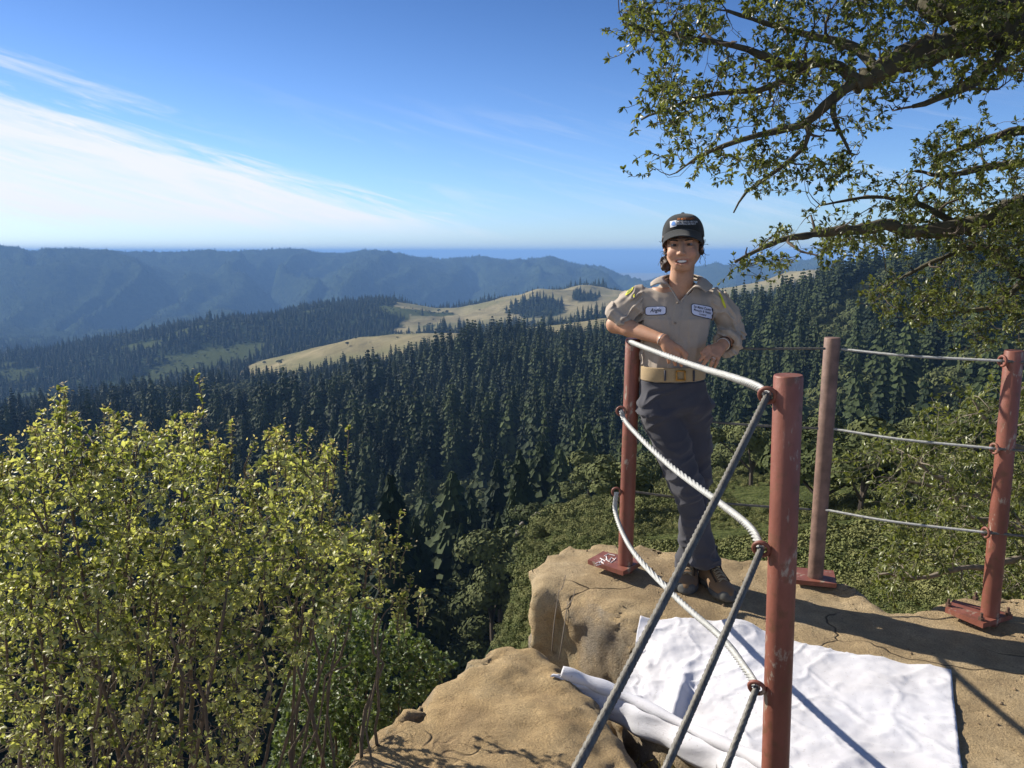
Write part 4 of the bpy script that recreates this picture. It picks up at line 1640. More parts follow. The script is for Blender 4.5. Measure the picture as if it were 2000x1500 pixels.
# ---- leafy young oak below the right edge of the rock
sap = Plant(8)
SB_ = np.array((3.9, 4.6, -1.4))
for ends in (((2050, 1080, 4.9), (1900, 1000, 4.8), (1800, 900, 4.7), (1745, 870, 4.7)), ((2060, 950, 4.9), (1960, 850, 4.8), (1900, 780, 4.8)), ((2050, 1120, 4.7), (1900, 1110, 4.5), (1780, 1130, 4.4), (1720, 1120, 4.4)), ((2080, 900, 5.0), (2040, 760, 5.0)), ((2000, 1020, 5.2), (1850, 960, 5.2), (1720, 930, 5.2))):
    sap.limb([SB_] + pw(*ends), 0.028, 0.005, mat='bark', seg=6)
S1 = [(1640, 880), (1700, 830), (1760, 850), (1850, 800), (1880, 720), (1950, 740), (2350, 690), (2350, 1200), (1980, 1185), (1900, 1160), (1800, 1165), (1730, 1165), (1700, 1120), (1770, 1060), (1700, 980), (1640, 900)]
r_ = sap.r
sap.grow(sample_volume(S1, 4.3, 5.5, 160, r_), 5, 0.007, 0.9, step=0.06)
sap.grow(clumps(S1, 4.2, 5.6, 270, 9, r_, 0.07, 0.06), 6, 0.003, 0.45, seg=4, step=0.05, leaf_fn=tufts(sap, 0.040, 0.0080, 0.012, 6, 0.4, 0.15, 1.0))
sap.build('oak_sapling', SB_, 'young oak with pale bare twigs growing below the bolted post', 'tree', M['oak_leaf'], {'bark': M['twig'], 'twig': M['twig']})

# ---- coyote brush at the left
cb = Plant(21)
CBASE = np.array((-1.1, 2.15, -1.55))
tips = [(115, 785, 2.55), (60, 860, 2.3), (215, 825, 2.6), (270, 822, 2.5), (335, 822, 2.5), (372, 850, 2.7), (440, 862, 2.7), (545, 835, 2.6), (560, 880, 2.8), (640, 868, 2.6), (10, 900, 2.2), (-60, 900, 2.2), (150, 900, 2.2), (690, 1030, 2.5), (742, 1040, 2.6), (772, 1145, 2.6), (650, 1010, 2.7), (480, 940, 2.9), (600, 960, 2.4), (320, 950, 2.2), (420, 980, 2.2), (60, 1050, 2.0), (230, 1050, 2.0), (520, 1100, 2.2), (620, 1150, 2.3), (360, 1130, 2.0)]
for k, t in enumerate(tips[:] + [(t_[0] + cb.r.normal(0, 60), t_[1] + cb.r.uniform(60, 260), t_[2] + cb.r.normal(0, 0.2)) for t_ in tips[::2]]):
    e = W(t[0], t[1] + 28, t[2] * 0.86)
    b0 = CBASE + np.array((cb.r.normal(0, 0.22) + (t[0] - 300) * 0.0011, cb.r.normal(0, 0.18), cb.r.uniform(-0.1, 0.15)))
    mid = b0 * 0.5 + e * 0.5 + np.array((cb.r.normal(0, 0.05) - 0.04 * np.sign(e[0] - b0[0]), cb.r.normal(0, 0.06), 0.05))
    q1 = b0 * 0.8 + e * 0.2 + cb.r.normal(0, 0.05, 3)
    cb.limb([b0, q1, mid, e * 0.8 + mid * 0.2 + cb.r.normal(0, 0.025, 3), e], cb.r.uniform(0.005, 0.0125), 0.0016, seg=6, wob=0.045)
C1 = [(-90, 1560), (-90, 885), (10, 885), (60, 850), (100, 800), (118, 775), (140, 830), (200, 818), (215, 835), (262, 828), (278, 815), (345, 818), (332, 870), (370, 845), (378, 880), (440, 855), (442, 900), (425, 935), (480, 930), (535, 838), (556, 825), (562, 872), (600, 895), (645, 860),
      (650, 872), (622, 930), (637, 960), (603, 1000), (640, 1015), (690, 1025), (738, 1035), (748, 1048), (705, 1100), (780, 1140), (772, 1160), (700, 1195), (640, 1240), (560, 1310), (520, 1420), (480, 1560)]
r_ = cb.r
cb.grow(sample_volume(C1, 1.65, 2.6, 300, r_), 6, 0.0045, 0.7, up=0.05, step=0.05, mat='twig')


def cb_prob(p):
    px_, rw = project(p)
    return float(np.interp(rw, [800, 1050, 1200, 1350, 1500], [1.0, 1.0, 0.85, 0.55, 0.4]))


tf1 = tufts(cb, 0.0158, 0.0046, 0.0054, 8, 0.05, 0.0, 1.0, cb_prob)
sprays = sample_volume(C1, 1.62, 2.62, 300, r_)
n_s = 17
st_t = np.repeat(sprays, n_s, 0) + r_.normal(0, 1, (len(sprays) * n_s, 3)) * np.array((0.021, 0.021, 0.0)) + np.stack([r_.uniform(0.0, 0.05, len(sprays) * n_s), np.zeros(len(sprays) * n_s), r_.uniform(-0.20, 0.11, len(sprays) * n_s)], 1)
pxq, rwq = project(st_t)
st_t = st_t[in_poly(C1, pxq, rwq - 12)]
cb.grow(st_t, 8, 0.0022, 0.33, up=0.22, seg=4, step=0.035, leaf_fn=tf1)
# bare tangle low in the bush
C1L = [(-90, 1560), (-90, 1180), (200, 1130), (500, 1150), (640, 1200), (560, 1310), (520, 1420), (480, 1560)]
cb.grow(sample_volume(C1L, 1.65, 2.5, 750, r_), 6, 0.0024, 0.6, up=0.0, seg=4, step=0.05, jit=0.9)
# leafy, seedy tips standing up along the outline
fl = Plant(22)
for t in tips[:18]:
    e = W(t[0], t[1] + 28, t[2] * 0.86)
    for _ in range(11):
        s0 = e + cb.r.normal(0, 0.034, 3) + np.array((0, 0, -0.09))
        c = catmull([s0, s0 + (0.005, 0, 0.05), s0 + cb.r.normal(0, 0.014, 3) + (0.008, 0, 0.11)], 5)
        cb.wood['twig'].tube(c, [0.0018, 0.0016, 0.0014, 0.0012, 0.001], 4, caps=False)
        tf1(c, None)
        for _k in range(7):
            fl.leaf(c[-1] + cb.r.normal(0, 0.011, 3), cb.r.normal(0, 1, 3) + (0, 0, 0.6), 0.010, 0.0030, cb.r.uniform(0, 1))
cbo = cb.build('coyote_brush', CBASE, 'tall sunlit brush with small yellow green leaves and brown stems', 'shrub', M['brush_leaf'], {'bark': M['stem'], 'twig': M['stem']})
fm = fl.leaf_mesh('seed_heads')
fm.transform(Matrix.Translation(-Vector(CBASE)))
obj('seed_heads', fm, M['flower'], cbo)['kind'] = 'stuff'

# ---- paler shrub beyond the brush, down the slope
cs = Plant(33)
CSB = np.array((-1.1, 4.7, -3.1))
for t in ((600, 1280, 4.6), (660, 1215, 4.7), (740, 1225, 4.8), (820, 1275, 4.8), (870, 1310, 4.7), (700, 1320, 4.4), (600, 1400, 4.3), (780, 1360, 4.5)):
    e = W(*t)
    cs.limb([CSB + cs.r.normal(0, 0.12, 3), CSB * 0.5 + e * 0.5 + cs.r.normal(0, 0.1, 3), e], 0.018, 0.004, seg=6)
C2 = [(530, 1500), (560, 1300), (600, 1250), (640, 1190), (700, 1180), (760, 1225), (780, 1190), (815, 1235), (850, 1265), (890, 1300), (840, 1350), (770, 1420), (700, 1500), (640, 1560), (540, 1560)]
r_ = cs.r
cs.grow(sample_volume(C2, 4.2, 5.1, 200, r_), 5, 0.007, 0.9, step=0.06)
cs.grow(sample_volume(C2, 4.1, 5.2, 1500, r_), 6, 0.003, 0.45, up=0.08, seg=4, step=0.05, leaf_fn=tufts(cs, 0.034, 0.0115, 0.010, 7, 0.25, 0.1, 1.0))
cs.build('shrub', CSB, 'pale green leafy shrub on the slope between the brush and the boulder', 'shrub', M['shrub_leaf'], {'bark': M['stem'], 'twig': M['stem']})

# ---- chaparral on the spur below: one low mass of brush
def chap():
    n = 34000
    a_ = rng.uniform(R(-42), R(42), n)
    dd = np.exp(rng.uniform(math.log(7), math.log(215), n))
    xx, yy = np.sin(a_) * dd, np.cos(a_) * dd
    pp = np.interp(np.arctan2(xx, yy), PX_AZ, PXC)
    k = (pp > 975) | (dd < 60)
    xx, yy, dd = xx[k], yy[k], dd[k]
    z_ = terr(xx, yy)
    nn = fbm(np.stack([xx, yy, xx * 0], -1) / 14.0, 3, 55)
    sc = np.interp(dd, [7, 30, 100, 215], [0.034, 0.062, 0.10, 0.13]) * (1 + 1.0 * nn) * rng.uniform(0.45, 1.6, len(xx))
    return xx, yy, z_, np.clip(sc, 0.03, 0.3)


hx, hy, hz, hsz = chap()
x, y, z, d, is_oak, hs, rot = hx, hy, hz - 0.25, np.hypot(hx, hy), np.ones(len(hx), bool), hsz, rng.uniform(0, 6.28, len(hx))
forest('chaparral', np.ones(len(hx), bool), 'low green chaparral covering the spur below the rock', True)
# single oaks standing in it
OKS = [(1040, 118), (1120, 128), (1155, 132), (1185, 140), (1230, 136), (1270, 100), (1300, 150), (1225, 70), (1440, 120), (1480, 95), (1520, 140), (1560, 130), (1600, 110), (1640, 135), (1660, 90), (1700, 140), (1740, 120), (1770, 75), (1800, 145), (1830, 105), (1870, 140), (1900, 95), (1940, 130), (1990, 110), (2040, 140), (1620, 62), (1700, 58), (1680, 155), (1580, 160), (1850, 160), (1760, 165), (1960, 160), (1480, 155), (1400, 150)]
for pxo, do in OKS:
    az_ = np.interp(pxo, PXC, PX_AZ)
    xo, yo = math.sin(az_) * do, math.cos(az_) * do
    zo = float(terr(np.array([xo]), np.array([yo]))[0])
    s_ = float(rng.uniform(0.55, 1.0))
    o = empty('oak', (xo, yo, zo - 0.3))
    v_ = int(rng.integers(3))
    for nm, mm in zip(('crown', 'trunk'), OAK_PARTS[v_]):
        c = bpy.data.objects.new(nm, mm)
        COL.objects.link(c)
        c.parent = o
    o.rotation_euler = (0, 0, float(rng.uniform(0, 6.28)))
    o.scale = (s_, s_, s_ * 0.85)
    tag(o, 'rounded oak standing in the green chaparral of the spur', 'tree', 'oaks in the chaparral')
FIRS = [(1015, 168, 1.25), (988, 200, 1.4), (962, 182, 1.1), (935, 212, 1.45), (903, 172, 1.0), (872, 192, 1.3), (1038, 196, 1.2), (946, 242, 1.5), (1003, 232, 1.3), (882, 232, 1.4), (850, 165, 1.05), (1000, 150, 0.85), (972, 152, 1.0), (918, 150, 0.9), (1030, 232, 1.35), (1065, 225, 1.2), (820, 200, 1.3), (790, 170, 1.0), (1100, 235, 1.25), (1140, 240, 1.1)]
for pxo, do, s_ in FIRS:
    az_ = np.interp(pxo, PXC, PX_AZ)
    xo, yo = math.sin(az_) * do, math.cos(az_) * do
    o = empty('fir_tree', (xo, yo, float(terr(np.array([xo]), np.array([yo]))[0]) - 0.5))
    for nm, mm in zip(('crown', 'trunk'), FIR_PARTS[int(rng.integers(4))]):
        c = bpy.data.objects.new(nm, mm)
        COL.objects.link(c)
        c.parent = o
    o.rotation_euler = (0, 0, float(rng.uniform(0, 6.28)))
    o.scale = (s_, s_, s_)
    tag(o, 'tall full fir on the steep slope beside the chaparral spur', 'tree', 'firs beside the chaparral spur')
# grey boulder in the chaparral
bo = Field((-3.2, -3.2, -2), (3.2, 3.2, 3), 0.2)
bo.ell((0, 0, 0.2), (1.2, 1.0, 1.3), 0.3)
bo.ell((0.9, 0.2, 0.0), (1.1, 0.9, 0.9), 0.3)
bo.d = (bo.d + 0.5 * fbm(bo.points() / 1.1, 3, 4)).astype(np.float32)
v, f = bo.mesh()
az_ = np.interp(1062, PXC, PX_AZ)
bp = np.array((math.sin(az_) * 88, math.cos(az_) * 88))
tag(obj('boulder', mesh_from('boulder', v, f), simple('grey_stone', (0.21, 0.185, 0.15), 0.95, 0.4, 1.2), loc=(bp[0], bp[1], float(terr(bp[:1], bp[1:])[0]) - 0.2)), 'small grey boulder among the chaparral below the rock', 'boulder')

# ---- dry grass in the cleft and dead stems on the rock face
dg = Plant(44)
for cx_, cy_, n_ in ((0.40, 2.46, 60), (0.46, 2.36, 70), (0.52, 2.28, 60), (0.58, 2.2, 50)):
    zb = soil_z(cx_, cy_)
    for _ in range(n_):
        p = np.array((cx_, cy_, zb)) + dg.r.normal(0, 1, 3) * (0.035, 0.035, 0.004)
        dg.leaf(p, dg.r.normal(0, 0.45, 3) + (0, 0, 1), dg.r.uniform(0.05, 0.13), 0.0018, dg.r.uniform(0, 1))
gl = dg.leaf_mesh('grass', droop=0.35)
tag(obj('grass', gl, M['dry_grass']), 'tuft of dry grass in the cleft under the rolled towel', 'grass', kind='stuff')
for pts_, lab in (([(1078, 1272, 3.18), (1082, 1220, 3.21), (1090, 1165, 3.25), (1092, 1150, 3.26)], 'taller dry bare stem standing against the rock face'), ([(1092, 1288, 3.14), (1099, 1245, 3.17), (1106, 1195, 3.2), (1110, 1172, 3.22)], 'forked dry bare stem against the rock face near the towel end')):
    st_ = Plant(int(pts_[0][0]))
    c = st_.limb(pw(*pts_), 0.0028, 0.0012, mat='twig', seg=5, wob=0.003)
    for k in (5, 9, 12):
        k = min(k, len(c) - 2)
        st_.limb([c[k], c[k] + (0.02 * (-1) ** k, -0.01, 0.035), c[k] + (0.032 * (-1) ** k, -0.012, 0.085)], 0.0016, 0.0008, mat='twig', seg=4, n=5, wob=0.002)
    st_.build('dry_stem', c[0], lab, 'plant', None, {'bark': M['twig'], 'twig': M['twig']})

# ---- grit and leaf litter on the rock
pb_v, pb_f, n0 = [], [], 0
pr_ = np.random.default_rng(91)
ico_v = np.array([(0, 0, 1), (0.9, 0, 0.2), (0.3, 0.85, 0.2), (-0.7, 0.5, 0.2), (-0.7, -0.5, 0.2), (0.3, -0.85, 0.2), (0, 0, -0.7)])
ico_f = [(0, 1, 2), (0, 2, 3), (0, 3, 4), (0, 4, 5), (0, 5, 1), (6, 2, 1), (6, 3, 2), (6, 4, 3), (6, 5, 4), (6, 1, 5)]
for _ in range(420):
    xx, yy = pr_.uniform(0.2, 2.6), pr_.uniform(2.0, 3.9)
    zz_ = down(bvh_plat, xx, yy, None)
    if zz_ is None or zz_ < -0.2:
        continue
    px_, rw_ = project((xx, yy, zz_))
    if 1190 < px_ < 1900 and rw_ > np.interp(px_, [1190, 1250, 1550, 1860], [1330, 1215, 1255, 1310]):
        continue
    s_ = 0.0022 + 0.0065 * pr_.uniform() ** 3
    pb_v.append(ico_v * s_ * pr_.uniform(0.6, 1.3, 3) @ np.array(Matrix.Rotation(pr_.uniform(0, 6), 3, 'Z')) + (xx, yy, zz_ + s_ * 0.25))
    pb_f += [tuple(q_ + n0 for q_ in f_) for f_ in ico_f]
    n0 += 7
tag(obj('grit', mesh_from('grit', np.concatenate(pb_v), pb_f, False), M['soil']), 'loose grit and small stones scattered over the rock', 'gravel', kind='stuff')
# ------------------------------------------------------------------ the person leaning on the railing
def skin_mat():
    m, nt, b = new_mat('skin')
    c = coords(nt)
    base = attr(nt, 'skincol', 'Color')
    col = mix(nt, 0.35, base, ramp(nt, noise(nt, 60, 4, 0.6, c), [(0.3, (0.72, 0.68, 0.66)), (0.7, (1.15, 1.12, 1.1))]), 'MULTIPLY')
    nt.links.new(col, b.inputs['Base Color'])
    b.inputs['Roughness'].default_value = 0.6
    b.inputs['Subsurface Weight'].default_value = 0.12
    b.inputs['Subsurface Radius'].default_value = (0.012, 0.005, 0.003)
    b.inputs['Subsurface Scale'].default_value = 1.0
    return m


def cloth_mat(name, col, scale=900, var=0.10, strength=0.25, rough=0.9):
    m, nt, b = new_mat(name)
    c = coords(nt)
    n = noise(nt, 7, 5, 0.6, c)
    nt.links.new(mix(nt, 1.0, ramp(nt, n, [(0.3, tuple(x_ * (1 - var) for x_ in col)), (0.7, tuple(x_ * (1 + var) for x_ in col))]), ramp(nt, noise(nt, scale, 2, 0.5, c), [(0.3, (0.86, 0.86, 0.86)), (0.7, (1.1, 1.1, 1.1))]), 'MULTIPLY'), b.inputs['Base Color'])
    b.inputs['Roughness'].default_value = rough
    b.inputs['Specular IOR Level'].default_value = 0.2
    b.inputs['Sheen Weight'].default_value = 0.15
    bump(nt, b, mix(nt, 0.5, noise(nt, scale, 2, 0.5, c), noise(nt, 55, 5, 0.6, c)), strength, 0.004)
    return m


M['skin'] = skin_mat()
M['shirt'] = cloth_mat('khaki_shirt', (0.385, 0.325, 0.262))
M['trousers'] = cloth_mat('slate_trousers', (0.056, 0.056, 0.066))
M['belt'] = cloth_mat('web_belt', (0.36, 0.265, 0.145), 400)
M['cap'] = cloth_mat('black_cap', (0.022, 0.024, 0.024), 700)
M['hair'] = simple('brown_hair', (0.040, 0.022, 0.014), 0.5, 0.4, 60, bumpy=0.6, bscale=300)
M['brass'] = simple('brass_buckle', (0.42, 0.22, 0.05), 0.4, 0.2, 30, 0.6)
M['shoe'] = cloth_mat('brown_suede', (0.19, 0.118, 0.062), 500)
M['shoe_dark'] = cloth_mat('dark_shoe_panel', (0.045, 0.032, 0.022), 500)
M['rubber'] = simple('grey_rubber', (0.085, 0.085, 0.078), 0.8, 0.25, 60)
M['lace'] = simple('shoe_lace', (0.30, 0.24, 0.15), 0.8, 0.2, 60)
M['navy'] = simple('navy_thread', (0.012, 0.014, 0.035), 0.8, 0.1)
M['patch'] = simple('white_patch', (0.66, 0.68, 0.80), 0.85, 0.05)
M['yellow'] = simple('yellow_badge', (0.62, 0.62, 0.04), 0.8, 0.1)
M['olive'] = simple('olive_badge', (0.22, 0.25, 0.05), 0.8, 0.2, 80)
M['orange'] = simple('orange_thread', (0.55, 0.18, 0.04), 0.8, 0.1)
M['white_thread'] = simple('white_thread', (0.62, 0.63, 0.66), 0.8, 0.1)
M['blue_thread'] = simple('blue_thread', (0.10, 0.25, 0.60), 0.8, 0.1)
M['teeth'] = simple('teeth', (0.86, 0.83, 0.78), 0.3, 0.03)
M['eye_white'] = simple('eye_white', (0.22, 0.19, 0.18), 0.25, 0.05)
M['iris'] = simple('dark_iris', (0.018, 0.010, 0.007), 0.15, 0.2)
M['silver'] = simple('silver', (0.62, 0.60, 0.57), 0.3, 0.05, 50, 0.9)
M['cord'] = simple('black_cord', (0.015, 0.013, 0.013), 0.7, 0.2)
M['button'] = simple('khaki_button', (0.22, 0.175, 0.13), 0.4, 0.1)

PER = empty('person', W(1372, 1150, 3.42) * np.array((1, 1, 0)) + np.array((0, 0, 0.0)))
PB = np.array(PER.location)
tag(PER, 'smiling person in khaki work shirt, dark trousers and black cap leaning on the railing', 'person')


def pobj(name, me, mat, parent=None, local=True):
    """link a world-space mesh under the person"""
    me.transform(Matrix.Translation(-Vector(PB)))
    return obj(name, me, mat, parent or PER)


# ---- head frame
HC = W(1334, 477, 3.48)
HR = np.array(Matrix.Rotation(R(-16), 3, 'Z') @ Matrix.Rotation(R(-2.5), 3, 'Y') @ Matrix.Rotation(R(2), 3, 'X'))


def H(*p):
    return HC + HR @ np.array(p, float)


bf = Field(W(1165, 725, 3.5) * (1, 0, 1) + (0, 3.27, 0), W(1475, 410, 3.5) * (1, 0, 1) + (0, 3.78, 0), 0.0028)
# skull, jaw, cheeks
bf.ell(H(0, 0.020, 0.035), (0.073, 0.092, 0.086), 0.01, rot=HR)
bf.ell(H(0, -0.018, -0.035), (0.0600, 0.072, 0.070), 0.035, rot=HR)
bf.ell(H(0, -0.048, -0.083), (0.030, 0.030, 0.024), 0.035, rot=HR)
for s in (-1, 1):
    bf.cone(H(0.052 * s, 0.0, -0.055), H(0.018 * s, -0.052, -0.092), 0.016, 0.014, 0.02)
    bf.ell(H(0.037 * s, -0.062, -0.036), (0.024, 0.020, 0.021), 0.022, rot=HR)
    bf.ell(H(0.029 * s, -0.078, 0.020), (0.024, 0.012, 0.009), 0.012, rot=HR)
    bf.ell(H(0.0775 * s, 0.014, -0.006), (0.008, 0.019, 0.030), 0.008, rot=HR)
    bf.ell(H(0.0825 * s, 0.008, -0.004), (0.006, 0.011, 0.018), 0.004, 'sub', rot=HR)
    bf.ell(H(0.031 * s, -0.094, 0.001), (0.0165, 0.016, 0.0078), 0.008, 'sub', rot=HR)
    bf.ell(H(0.031 * s, -0.0725, 0.0080), (0.0175, 0.0125, 0.0062), 0.004, rot=HR)
    bf.ell(H(0.031 * s, -0.0725, -0.0078), (0.0165, 0.0125, 0.0055), 0.004, rot=HR)
# nose
bf.cone(H(0, -0.083, 0.006), H(0, -0.101, -0.032), 0.0075, 0.0105, 0.010)
for s in (-1, 1):
    bf.ell(H(0.0115 * s, -0.093, -0.037), (0.0075, 0.010, 0.0065), 0.006, rot=HR)
# smiling mouth
for s in (-1, 1):
    bf.chain([H(0.033 * s, -0.070, -0.058), H(0.018 * s, -0.083, -0.0625), H(0, -0.088, -0.0635)], (0.0035, 0.0048, 0.0052), 0.006)
    bf.chain([H(0.033 * s, -0.070, -0.059), H(0.018 * s, -0.080, -0.0765), H(0, -0.084, -0.0810)], (0.0035, 0.0052, 0.0060), 0.006)
bf.ell(H(0, -0.090, -0.0695), (0.029, 0.022, 0.0078), 0.003, 'sub', rot=HR)
# neck and chest
NK = W(1329, 560, 3.53)
bf.cone(H(0, 0.026, -0.060), NK, 0.049, 0.052, 0.02)
bf.loft([(W(0, 600, 3.5)[2], W(1325, 0, 3.5)[0], 3.545, 0.085, 0.080), (W(0, 575, 3.5)[2], W(1327, 0, 3.5)[0], 3.55, 0.085, 0.070), (W(0, 562, 3.5)[2], W(1328, 0, 3.5)[0], 3.545, 0.07, 0.056)], 0.03)
# arms
E_L, W_L = W(1201, 634, 3.57), W(1296, 664, 3.375)
S_L = W(1246, 586, 3.55)
bf.chain([S_L, E_L], (0.040, 0.036), 0.01)
bf.chain([E_L, E_L * 0.68 + W_L * 0.32 + (0, 0, 0.004), W_L], (0.037, 0.036, 0.0235), 0.012)
S_R, E_R, W_R = W(1402, 588, 3.54), W(1436, 652, 3.585), W(1411, 674, 3.45)
bf.chain([S_R, E_R], (0.040, 0.036), 0.01)
bf.chain([E_R, E_R * 0.6 + W_R * 0.4, W_R], (0.036, 0.034, 0.0235), 0.012)


def hand(field, wrist, knuckles, mids, tips, thumb, pr=0.0145):
    kc = sum(np.array(k_) for k_ in knuckles) / 4
    for k_ in knuckles:
        field.cone(wrist, k_, 0.021, 0.0105, 0.010)
    field.ell((wrist + kc) / 2, (0.026, 0.020, 0.024), 0.014)
    for k_, m_, t_, r_ in zip(knuckles, mids, tips, (0.0090, 0.0093, 0.0088, 0.0078)):
        field.cone(k_, m_, r_ * 1.06, r_, 0.003)
        field.cone(m_, t_, r_, r_ * 0.82, 0.003)
    field.chain(thumb, (0.014, 0.0105, 0.0088), 0.006)


hand(bf, W_L, pw((1331, 687, 3.345), (1323, 692, 3.34), (1313, 693, 3.342), (1304, 691, 3.35)),
     pw((1338, 697, 3.335), (1329, 704, 3.335), (1317, 704, 3.338), (1306, 701, 3.345)),
     pw((1341, 706, 3.355), (1331, 714, 3.355), (1319, 712, 3.36), (1306, 708, 3.365)),
     pw((1308, 670, 3.36), (1327, 680, 3.335), (1341, 692, 3.335)))
hand(bf, W_R, pw((1385, 685, 3.385), (1389, 691, 3.380), (1396, 695, 3.382), (1403, 697, 3.39)),
     pw((1375, 695, 3.366), (1380, 703, 3.362), (1391, 707, 3.366), (1400, 708, 3.38)),
     pw((1367, 704, 3.372), (1373, 712, 3.368), (1387, 717, 3.372), (1396, 717, 3.385)),
     pw((1400, 676, 3.42), (1384, 679, 3.385), (1371, 689, 3.375)))
v, f = bf.mesh()
body_bvh = BVHTree.FromPolygons([tuple(q_) for q_ in v.tolist()], [tuple(q_) for q_ in f.tolist()])
bm_me = mesh_from('body', v, f)
loc = (v - HC) @ HR
base = np.tile(np.array((0.47, 0.265, 0.165)), (len(v), 1))


def blot(c, r_, col, k):
    w = np.exp(-(np.linalg.norm((loc - np.array(c)) / np.array(r_), axis=1) ** 2)) * k
    base[:] = base * (1 - w[:, None]) + np.array(col) * w[:, None]


for s in (-1, 1):
    blot((0.038 * s, -0.07, -0.036), (0.02, 0.03, 0.018), (0.50, 0.20, 0.13), 0.55)
    blot((0.031 * s, -0.085, 0.001), (0.020, 0.03, 0.0085), (0.20, 0.10, 0.065), 0.75)
    blot((0.017 * s, -0.085, -0.0625), (0.017, 0.02, 0.0042), (0.36, 0.11, 0.085), 0.8)
    blot((0.015 * s, -0.085, -0.0765), (0.016, 0.02, 0.0045), (0.38, 0.12, 0.09), 0.8)
blot((0, -0.10, -0.036), (0.014, 0.02, 0.012), (0.52, 0.26, 0.17), 0.5)
blot((0, -0.07, -0.0695), (0.026, 0.016, 0.005), (0.10, 0.03, 0.025), 0.9)
fz = v[:, 2] < W(0, 640, 3.4)[2]
base[fz] *= np.array((1.0, 0.93, 0.88))
set_col(bm_me, 'skincol', base)
body = pobj('body', bm_me, M['skin'])

# eyes, brows, teeth
for s in (-1, 1):
    bmx = bmesh.new()
    bmesh.ops.create_uvsphere(bmx, u_segments=16, v_segments=10, radius=0.0118)
    me_ = bpy.data.meshes.new('eye')
    bmx.to_mesh(me_)
    bmx.free()
    me_.transform(Matrix.Translation(H(0.031 * s, -0.0715, 0.0005)))
    pobj('eye', me_, M['eye_white'], body)
    bmx = bmesh.new()
    bmesh.ops.create_uvsphere(bmx, u_segments=16, v_segments=10, radius=0.0082)
    me_ = bpy.data.meshes.new('iris')
    bmx.to_mesh(me_)
    bmx.free()
    me_.transform(Matrix.Translation(H(0.0305 * s, -0.0765, 0.0)))
    obj('iris', me_, M['iris'], body)
    me_.transform(Matrix.Translation(-Vector(PB)))
    bl = []
    for t in np.linspace(0, 1, 8):
        x_ = (0.014 + 0.036 * t) * s
        z_ = 0.0165 + 0.006 * math.sin(t * 2.2) - 0.004 * t
        o_ = H(x_, -0.2, z_)
        h = body_bvh.ray_cast(Vector(o_), Vector(HR @ np.array((0, 1.0, 0))))
        bl.append(np.array(h[0]) if h[0] is not None else H(x_, -0.08, z_))
    m = MB()
    m.tube(bl, [0.002, 0.0032, 0.0034, 0.0033, 0.003, 0.0026, 0.002, 0.0012], 6)
    pobj('eyebrow', m.mesh('eyebrow'), M['hair'], body)
m = MB()
tv, tfc = [], []
for k, t in enumerate(np.linspace(-1, 1, 15)):
    zc_ = -0.0665 + 0.006 * t * t
    hh = 0.0075 * (1 - 0.7 * t ** 4)
    yy = -0.0825 + 0.0135 * t * t
    tv += [H(0.0275 * t, yy, zc_ + 0.0035), H(0.0275 * t, yy - 0.001, zc_ - hh)]
    if k:
        tfc.append((2 * k - 2, 2 * k - 1, 2 * k + 1, 2 * k))
m.add(tv, tfc)
to = pobj('teeth', m.mesh('teeth'), M['teeth'], body)
sm = to.modifiers.new('thickness', 'SOLIDIFY')
sm.thickness = 0.003

# ---- hair
hf = Field(HC - 0.16, HC + 0.16, 0.0035)
hf.ell(H(0, 0.040, 0.012), (0.080, 0.080, 0.080), 0.01, rot=HR)
for s in (-1, 1):
    hf.chain([H(0.072 * s, -0.022, 0.030), H(0.0765 * s, -0.012, 0.005), H(0.073 * s, 0.004, -0.028)], (0.010, 0.0085, 0.004), 0.006)
for p_, r0 in (((-0.050, 0.075, -0.045), 0.034), ((-0.072, 0.070, -0.075), 0.030), ((-0.076, 0.062, -0.098), 0.020), ((-0.02, 0.085, -0.035), 0.036), ((0.05, 0.07, -0.03), 0.032)):
    hf.ell(H(*p_), (r0, r0, r0), 0.012)
P = hf.points()
hf.d = (hf.d + 0.006 * np.sin(fbm(P / 0.03, 2, 12) * 7 + P[..., 2] * 160)).astype(np.float32)
v, f = hf.mesh()
hair = pobj('hair', mesh_from('hair', v, f), M['hair'])
m = MB()
hr_ = np.random.default_rng(4)
for k in range(20):
    s = -1 if k % 3 else 1
    p0 = np.array((0.076 * s, hr_.uniform(0.0, 0.06), hr_.uniform(-0.05, 0.03)))
    pts_ = [p0]
    d_ = np.array((0.4 * s, 0.1, -0.8))
    for _ in range(6):
        d_ = d_ + hr_.normal(0, 0.55, 3)
        d_ /= np.linalg.norm(d_)
        pts_.append(pts_[-1] + d_ * 0.0085 + np.array((0, 0, -0.003)))
    m.tube([H(*q_) for q_ in catmull(pts_, 14)], 0.0008, 4, caps=False)
pobj('curl', m.mesh('curl'), M['hair'], hair)['kind'] = 'stuff'

# ---- cap
cv, cf = [], []
na, nt_ = 72, 22
CA, CBk = 0.0885, 0.108
for it in range(nt_):
    t = it / (nt_ - 1)
    for ia in range(na):
        ph = 2 * math.pi * ia / na
        fr = max(0.0, math.cos(ph))           # ph = 0 is the front
        s = max(1e-3, (1 - t ** 2.5)) ** (1 / 2.3)
        seam = 1 - 0.012 * math.exp(-((((ph / (math.pi / 3)) + 0.5) % 1 - 0.5) / 0.05) ** 2)
        z0 = 0.026 + 0.034 * fr ** 1.3
        zt_ = 0.130
        z_ = z0 + (zt_ - z0) * t
        bulge = 1 + 0.025 * fr * math.sin(math.pi * t)
        cv.append(H(CA * math.sin(ph) * s * seam * bulge, 0.014 - CBk * 0.93 * math.cos(ph) * s * seam * bulge, z_))
for it in range(nt_ - 1):
    for ia in range(na):
        k = (ia + 1) % na
        cf.append((it * na + ia, it * na + k, (it + 1) * na + k, (it + 1) * na + ia))
